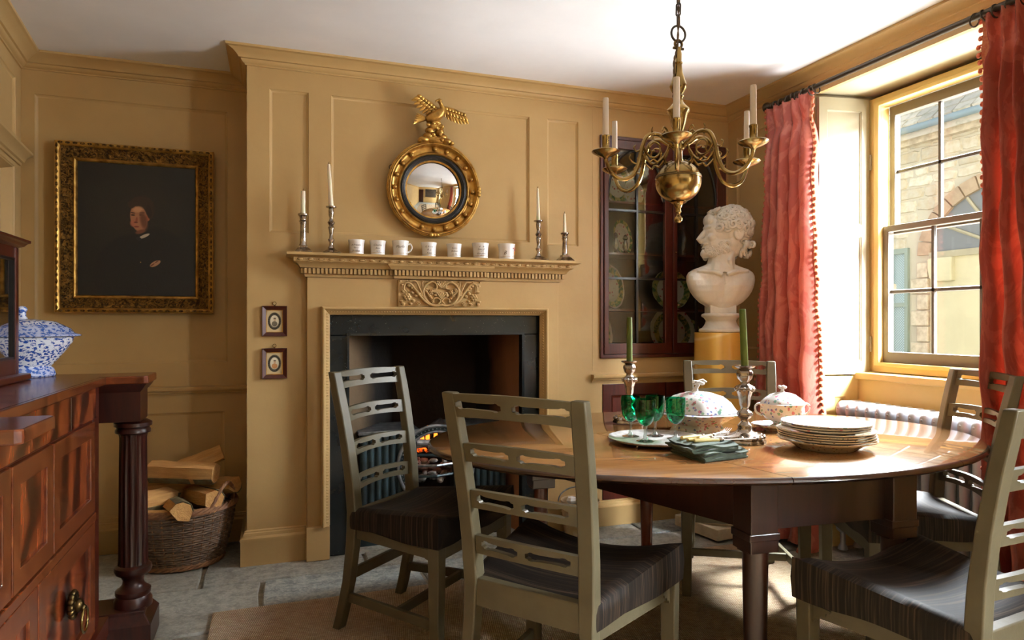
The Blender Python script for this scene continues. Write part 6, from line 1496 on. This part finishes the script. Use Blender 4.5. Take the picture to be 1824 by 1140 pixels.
cd = [Vector((.0, -.02, H(1.955))), Vector((-.028, -.018, H(1.965))), Vector((-.03, -.014, H(2.0))), Vector((-.024, -.01, H(2.05))), Vector((-.022, -.006, H(2.12))), Vector((-.008, -.004, H(2.17))), Vector((-.004, -.006, H(2.25))), Vector((.003, .004, H(2.33))), Vector((-.003, 0, H(2.42)))]
b = MB(); q = spline(cd, 8)
for ph in (0, PI): b.tube([p + Vector((.0024 * math.cos(i * .9 + ph), .0024 * math.sin(i * .9 + ph), 0)) for i, p in enumerate(q)], .0024, 6)
b.build('flex_cord', plain('brown_silk_flex', srgb(90, 70, 48), .7), chn)
RA = .300
cam_f = Vector((math.sin(R(19.6)), math.cos(R(19.6)))); cam_r = Vector((cam_f.y, -cam_f.x))
arm_src = None
for k in range(6):
    a = R(-105 + 60 * k); d = cam_r * math.cos(a) + cam_f * math.sin(a); rz = math.atan2(d.y, d.x)
    if arm_src is None:
        ar = MB()
        main = spline([Vector(p) for p in ((.014, 0, H(1.80)), (.045, 0, H(1.822)), (.085, 0, H(1.846)), (.128, 0, H(1.838)), (.152, 0, H(1.795)), (.166, 0, H(1.735)), (.190, 0, H(1.690)), (.232, 0, H(1.672)), (.274, 0, H(1.690)), (.296, 0, H(1.728)), (.300, 0, H(1.752)))], 6)
        nmn = len(main); ar.tube(main, [.0065 + .0015 * math.sin(PI * i / nmn) for i in range(nmn)], 10)
        arm_src = ar.build('arm', M['brass'], chn)
        sc = MB()
        def scr(P, r0=.0048, r1=.003): q = spline([Vector((p[0], 0, H(p[1]))) for p in P], 6); sc.tube(q, [r0 + (r1 - r0) * i / (len(q) - 1) for i in range(len(q))], 8)
        scr([(.028, 1.750), (.05, 1.742), (.062, 1.765), (.045, 1.795), (.04, 1.83), (.07, 1.852)])
        scr([(.150, 1.80), (.128, 1.768), (.100, 1.760), (.078, 1.778), (.080, 1.806), (.104, 1.816), (.122, 1.800), (.116, 1.782), (.10, 1.784)])
        scr([(.062, 1.765), (.085, 1.745), (.105, 1.752), (.12, 1.742), (.135, 1.752), (.152, 1.77)])
        scr([(.05, 1.83), (.046, 1.858), (.060, 1.875), (.068, 1.862)], .0045, .0025)
        scr([(.155, 1.785), (.176, 1.778), (.186, 1.792), (.178, 1.80)], .004, .0025); scr([(.17, 1.73), (.192, 1.738), (.204, 1.752), (.198, 1.764)], .004, .0025)
        scr([(.10, 1.842), (.112, 1.858), (.108, 1.872)], .004, .002)
        scs = sc.build('scrollwork', M['brass'], arm_src)
        b = MB(); b.lathe([(.006, .742 + 1), (.014, 1.750), (.030, 1.754), (.048, 1.764), (.053, 1.769), (.050, 1.772), (.034, 1.765), (.018, 1.763), (.015, 1.772), (.0125, 1.780), (.0135, 1.79), (.0135, 1.818), (.015, 1.820), (.015, 1.826), (.0125, 1.828), (.0, 1.826)], 28, (.300, 0, -1.52)); b.build('drip_pan', M['brass'], arm_src, 50)
        b = MB(); b.lathe([(.0115, 1.824), (.0112, 1.90), (.0108, 1.955), (.0104, 1.962), (.004, 1.963)], 16, (.300, 0, -1.52)); b.build('candle_sleeve', M['sleeve'], arm_src, 50)
        arm_src.rotation_euler = (0, 0, rz); arm_src.scale = (.97, .97, 1)
    else:
        c = clone(arm_src, chn); c.rotation_euler = (0, 0, rz)

# ================================================================ PEDESTAL AND BUST
PX, PY = 2.322, 3.125
pd = thing('pedestal', 'yellow sienna marble column pedestal on a pale stone base in the corner', 'pedestal', (PX, PY, .012), R(8))
b = MB(); b.lathe([(.128, .20), (.130, .21), (.131, .6), (.127, 1.075), (.129, 1.085), (.0, 1.086)], 48); b.build('shaft', M['sienna'], pd, 50)
b = MB(); b.lathe([(.0, .06), (.155, .06), (.165, .075), (.166, .095), (.160, .11), (.148, .118), (.146, .14), (.152, .165), (.155, .18), (.135, .195), (.13, .21)], 48); b.build('moulded_base', M['stonebase'], pd, 50)
b = MB(); b.cbox((0, 0, .03), (.33, .33, .06)); b.build('plinth', M['stonebase'], pd, 0, bevel=.004)
bu = thing('bust', 'white marble bust of a curly-haired bearded man looking to the left, on the yellow pedestal', 'bust', (PX + .014, PY - .005, 1.0985), R(-19.6))
b = MB(); b.lathe([(.0, 0), (.118, 0), (.118, .016), (.100, .024), (.088, .040), (.080, .062), (.090, .078), (.104, .086), (.104, .098), (.09, .104), (.0, .106)], 44); b.cbox((0, .01, .125), (.145, .11, .045)); b.build('socle', M['marble'], bu, 30, bevel=.004)
b = MB(); rb = random.Random(17)
# chest and shoulders: rounded apron shape, hollow-cut behind
rs = []
for z, w, d, yo in ((.132, .058, .045, .0), (.145, .085, .052, .0), (.165, .118, .060, .0), (.195, .148, .066, .0), (.225, .168, .071, .002), (.255, .180, .074, .004), (.285, .187, .073, .006), (.310, .186, .069, .008), (.330, .176, .062, .010), (.346, .152, .056, .012), (.360, .112, .052, .012), (.375, .075, .050, .012)):
    ring = []
    for i in range(44):
        a = 2 * PI * i / 44; c, s_ = math.cos(a), math.sin(a); e_ = .72
        x = w * abs(c) ** e_ * (1 if c > 0 else -1); y = d * abs(s_) ** e_ * (1 if s_ > 0 else -1)
        if s_ < 0: y *= 1 + .22 * math.exp(-((abs(x) - .072) / .05) ** 2) * math.exp(-((z - .245) / .05) ** 2) - .10 * math.exp(-(x / .018) ** 2) * (.18 < z < .33)
        ring.append(Vector((x, y + yo, z)))
    rs.append(ring)
b.rings(rs)
b.tube([(.0, .012, .33), (.004, .010, .38), (.010, .008, .43), (.012, .008, .50)], [.088, .074, .070, .072], 18)
b.tube([(.045, -.050, .335), (.03, -.058, .39), (.055, -.03, .46)], [.013, .015, .015], 8); b.tube([(-.14, -.035, .336), (-.06, -.066, .330), (-.012, -.072, .312)], [.010, .011, .010], 8); b.tube([(.14, -.035, .336), (.06, -.066, .330), (.012, -.072, .312)], [.010, .011, .010], 8)
b.tube([(.0, -.078, .31), (.0, -.083, .26)], [.003, .003], 6)
# head turned to its right: face along -X
hx, hz, HS = .032, .530, 1.30; nb = len(b.bm.verts)
def hb(x, y, z, rx, ry=None, rz_=None): b.ball((hx + x, y + .008, hz + z), (rx, ry or rx, rz_ or rx), 14, 10)
hb(.012, 0, .035, .092, .074, .085); hb(-.035, 0, .02, .058, .060, .075); hb(-.045, 0, -.025, .052, .052, .06); hb(-.052, 0, -.062, .042, .042, .036); hb(.02, 0, -.02, .07, .062, .07)
hb(-.080, 0, .036, .016, .042, .012); hb(-.074, 0, .066, .022, .044, .028)                        # brow, forehead
b.tube([(hx - .084, .008, hz + .030), (hx - .100, .008, hz + .008), (hx - .116, .008, hz - .012), (hx - .108, .008, hz - .022), (hx - .090, .008, hz - .022)], [.009, .011, .0125, .011, .010], 10)
for s_ in (-1, 1): hb(-.094, s_ * .012, -.018, .011, .008, .008); hb(-.070, s_ * .036, -.008, .020, .016, .018); hb(-.078, s_ * .026, .020, .010, .012, .007)
hb(-.096, 0, -.036, .010, .022, .006); hb(-.094, 0, -.050, .011, .018, .006); hb(-.088, 0, -.074, .022, .026, .020)
for s_ in (-1, 1):                                                                             # ears
    e = Vector((hx + .032, .008 + s_ * .070, hz + .004)); b.torus(e, .020, .007, 16, 7, Matrix.Translation(e) @ Matrix.Rotation(R(90), 4, 'X') @ Matrix.Diagonal((.75, 1.15, 1, 1)) @ Matrix.Translation(-e)); b.ball(e, (.012, .008, .018), 8, 6)
def curl(c, n, r, th):
    n = Vector(n).normalized(); q = n.to_track_quat('Z', 'Y').to_matrix().to_4x4(); m = Matrix.Translation(c) @ q @ Matrix.Rotation(rb.random() * 6.28, 4, 'Z')
    pts = [m @ Vector((r * (1 - i / 16) * math.cos(i * .75), r * (1 - i / 16) * math.sin(i * .75), i * th * .10)) for i in range(13)]
    b.tube(pts, [th * (1 - .3 * i / 12) for i in range(13)], 7)
main_b = b; b = MB()
for k in range(210):
    u = 1 - 2 * (k + .5) / 210; ph = k * 2.399963; s_ = math.sqrt(1 - u * u); n = Vector((s_ * math.cos(ph), s_ * math.sin(ph), u)) + Vector((rb.uniform(-.06, .06), rb.uniform(-.06, .06), rb.uniform(-.06, .06)))
    p = Vector((hx + .018 + n.x * .090, .008 + n.y * .076, hz + .038 + n.z * .084))
    if p.x < hx - .046 and p.z < hz + .088: continue
    if p.x < hx + .040 and p.z < hz + .030: continue
    if p.z < hz - .050: continue
    curl(p, n, .019, .0066)
for k in range(30): curl(Vector((hx + .050 + rb.random() * .045, .008 + rb.uniform(-.055, .055), hz - .015 - rb.random() * .065)), (1, rb.uniform(-1, 1), -.2), .017, .0066)
for k in range(18): curl(Vector((hx - .058 + rb.random() * .05, .008 + rb.uniform(-.045, .045), hz + .090 + rb.random() * .018)), (-.6, rb.uniform(-.5, .5), .8), .018, .0068)
hair_b = b; b = MB()
for k in range(130):                                                                           # beard
    f = rb.random(); s_ = rb.choice((-1, 1)); x = hx - .098 + f * .085; y_ = .008 + s_ * (.012 + .044 * math.sqrt(f) * (.7 + .3 * rb.random())); z = hz - .054 - .045 * rb.random() + f * .030
    curl(Vector((x + .006, y_, z)), (-.5, s_ * .9, -.2), .010, .0042)
for k in range(12): b.ball((hx - .088 - rb.random() * .012, .008 + rb.uniform(-.028, .028), hz - .033 - rb.random() * .004), (.008, .008, .005), 6, 4)
beard_b = b; b = main_b
for q_ in (hair_b, beard_b):
    for v in q_.bm.verts:
        v.co.x = hx + (v.co.x - hx) * HS; v.co.y = .008 + (v.co.y - .008) * HS; v.co.z = hz + (v.co.z - hz) * HS
b.bm.verts.ensure_lookup_table()
for v in b.bm.verts[nb:]:
    v.co.x = hx + (v.co.x - hx) * HS; v.co.y = .008 + (v.co.y - .008) * HS; v.co.z = hz + (v.co.z - hz) * HS
fig = b.build('figure', M['marble'], bu, 180)
tag(hair_b.build('hair', M['marble'], fig, 180), kind='stuff'); tag(beard_b.build('beard', M['marble'], fig, 180), kind='stuff')
rm = fig.modifiers.new('fuse', 'REMESH'); rm.mode = 'VOXEL'; rm.voxel_size = .0034; rm.use_smooth_shade = True
sm_ = fig.modifiers.new('soften', 'SMOOTH'); sm_.factor = .3; sm_.iterations = 1

# ================================================================ CURTAINS
PZ = 2.322; CXp = 2.54
pole = thing('curtain_pole', 'dark bronze curtain pole with ball finial above the window', 'curtain pole', (CXp, 2.2, PZ))
b = MB(); b.tube([(0, .745, 0), (0, -.85, 0)], .0125, 16); b.build('rod', M['bronze'], pole)
b = MB(); b.lathe([(.012, 0), (.017, .006), (.011, .014), (.018, .022), (.0275, .04), (.027, .052), (.018, .064), (.004, .069)], 20, mtx=Matrix.Translation((0, .745, 0)) @ Matrix.Rotation(R(-90), 4, 'X')); b.build('finial', M['bronze'], pole, 60)
for yy in (.60, -.70): b = MB(); b.tube([(0, yy, -.004), (XR - CXp, yy, -.004)], .008, 10); b.torus((0, 0, 0), .016, .005, 16, 6, Matrix.Translation((0, yy, 0)) @ RX); b.build('bracket', M['bronze'], pole)
for yy in (.72, .68, .63, .565, .52, .47, .44, -.36, -.40, -.44, -.49, -.54, -.60):
    b = MB(); b.torus((0, 0, 0), .024, .0035, 22, 6, Matrix.Translation((0, yy, -.011)) @ RX @ Matrix.Rotation(rb.uniform(-.3, .3), 4, 'X')); b.build('ring', M['bronze'], pole)
def curtain(y_top0, y_top1, y_bot0, y_bot1, nf, lead, lb, seed, zbot=.02, tie=None):
    """lead: +1 when the fringed leading edge is at the y0 end (towards the window)"""
    rc_ = random.Random(seed); ph = [rc_.uniform(0, 6.28) for _ in range(6)]
    t = thing('curtain', lb, 'curtain', (CXp, (y_top0 + y_top1) / 2, 0), 0, 'coral damask curtains'); yc = (y_top0 + y_top1) / 2
    def P(u, v):
        """u 0..1 from leading edge, v 0 top .. 1 floor"""
        z = PZ - .012 - v * (PZ - .012 - zbot)
        k = min(1, max(0, (v - .03) / .85)); k = k * k * (3 - 2 * k)
        y0 = lerp(y_top0, y_bot0, k); y1 = lerp(y_top1, y_bot1, k)
        w = 2 * PI * nf * u + .5 * math.sin(4 * u + ph[0]) + .25 * math.sin(v * 3 + ph[1])
        hd = 1 - min(1, v / .055); amp = lerp(.016, .043, min(1, v / .12)) * (1 + .25 * math.sin(u * 9 + ph[2])) * (1 + .35 * k)
        gather = math.exp(-((v - .055) / .014) ** 2)
        x = amp * math.sin(w) * (1 - .55 * gather) + .010 * math.sin(2.1 * w + v * 5 + ph[3]) * (.3 + v) + .014 * hd * math.sin(w * 2.0) + .004 * math.sin(40 * v + 7 * u + ph[4]) + .003 * math.sin(63 * v - 11 * u)
        y = lerp(y0, y1, u) + .010 * math.cos(w) * (1 + v) + .004 * math.sin(31 * v + 5 * u + ph[5])
        z += .012 * hd * math.sin(w) - .006 * gather
        if v > .97: x -= (v - .97) * .8 * (1 + math.sin(w * .5)); z = max(z, .016 + .010 * (1 + math.sin(w * 1.3)) * (v - .97) / .03)
        return Vector((x - .01, y - yc, z))
    b = MB(); b.grid(P, nf * 14, 90); fb = b.build('fabric', M['damask'], t, 180)
    so = fb.modifiers.new('thick', 'SOLIDIFY'); so.thickness = .003
    b = MB(); b.rings([[P(.0, v / 60) + Vector((-.006, .0, 0)), P(.0, v / 60) + Vector((.004, -.006 * lead, 0)), P(.035, v / 60) + Vector((-.004, 0, 0))] for v in range(61)], True); b.build('braid', M['braid'], t, 60)
    b = MB(); n_ = 74
    for i in range(n_):
        p = P(0, (i + .5) / n_) + Vector((-.002 + rc_.uniform(-.003, .003), -lead * (.011 + rc_.uniform(-.002, .003)), 0)); b.ball(p, (.008, .009, .0105), 7, 5)
        b.ball(p + Vector((0, lead * .008, .006)), (.004, .006, .004), 5, 4)
    o = b.build('bobble_fringe', M['fringe'], t, 70); o['kind'] = 'stuff'
    b = MB()
    for i in range(n_):
        p = P(1, (i + .5) / n_) + Vector((-.002, lead * .009, 0)); b.ball(p, (.006, .006, .010), 6, 4)
    o = b.build('outer_fringe', M['fringe'], t, 70); o['kind'] = 'stuff'
    return t
curtain(2.658, 2.955, 2.60, 3.04, 5, 1, 'coral damask curtain hanging between the bust and the pale shutter', 3)
curtain(1.80, 1.56, 1.80, 1.42, 5, -1, 'coral damask curtain at the right edge behind the chairs', 8)
for (c_, lb) in (((2.50, 2.70, .018), 'crumpled hem of the left curtain'),):
    pass

# ================================================================ RADIATOR
rd = thing('radiator', 'pewter-grey cast-iron column radiator standing in the window recess', 'radiator', (2.755, 2.2, .012))
yy = .435; k = 0; sec = None
while yy > -.43:
    if sec is None:
        b = MB(); w = .0185
        for xx in (-.058, .0, .058): b.rings([[Vector((xx + .022 * math.cos(a), w * math.sin(a), z)) for a in [2 * PI * i / 12 for i in range(12)]] for z in (.13, .66)])
        for za, zb in ((.085, .15), (.66, .745)):
            rs = []
            for f in range(9):
                an = PI * f / 8; zz = (za + zb) / 2 - (zb - za) / 2 * math.cos(an); ex = .086 * (1 - .28 * abs(math.cos(an)) ** 3); ww = .024 * (1 - .45 * abs(math.cos(an)) ** 4)
                rs.append([Vector((ex * (abs(math.cos(a)) ** .5) * (1 if math.cos(a) > 0 else -1), ww * (abs(math.sin(a)) ** .7) * (1 if math.sin(a) > 0 else -1), zz)) for a in [2 * PI * i / 20 for i in range(20)]])
            b.rings(rs)
        b.ball((-.084, 0, .712), (.004, .006, .006), 8, 5)
        sec = b.build('section', M['radiator'], rd, 60); sec.location = (0, yy, 0)
    else: c = sec.copy(); COL.objects.link(c); c.location = (0, yy, 0)
    yy -= .058; k += 1
for y_ in (.435, .435 - .058 * (k - 1)):
    for xx in (-.05, .05):
        b = MB(); b.lathe([(.024, 0), (.022, .012), (.013, .03), (.014, .10)], 12, (xx, y_, 0)); b.build('foot', M['radiator'], rd, 50)
b = MB(); b.tube([(0, .46, .12), (0, -.47, .12)], .014, 10); b.tube([(0, .46, .70), (0, -.45, .70)], .012, 10); b.build('connecting_pipe', M['radiator'], rd)
# ================================================================ SISAL RUG
b = MB(); b.rshape((-.22, -.9, 2.32, 2.89), [], .010, Matrix.Translation((0, 0, .002))); rg2 = b.build('rug', M['sisal'], None, 0, bevel=.004); tag(rg2, 'golden sisal rug with a chunky weave under the dining table', 'rug')
# painting on the wall behind the camera, seen in the convex mirror
pt = thing('wall_painting', 'large dark landscape painting in a black frame behind the viewer, reflected in the convex mirror', 'painting', (1.30, -1.69, 1.52), PI)
frame_sweep([(0, 0), (0, .04), (.03, .05), (.06, .02), (.06, 0)], .85, .60, 'frame', M['ebony'], pt)
b = MB(); b.box((-.80, -.012, -.55), (.80, 0, .55)); b.build('canvas', plain('dark_landscape_paint', srgb(34, 30, 26), .4, c2=srgb(70, 58, 44), scale=3), pt, 0)
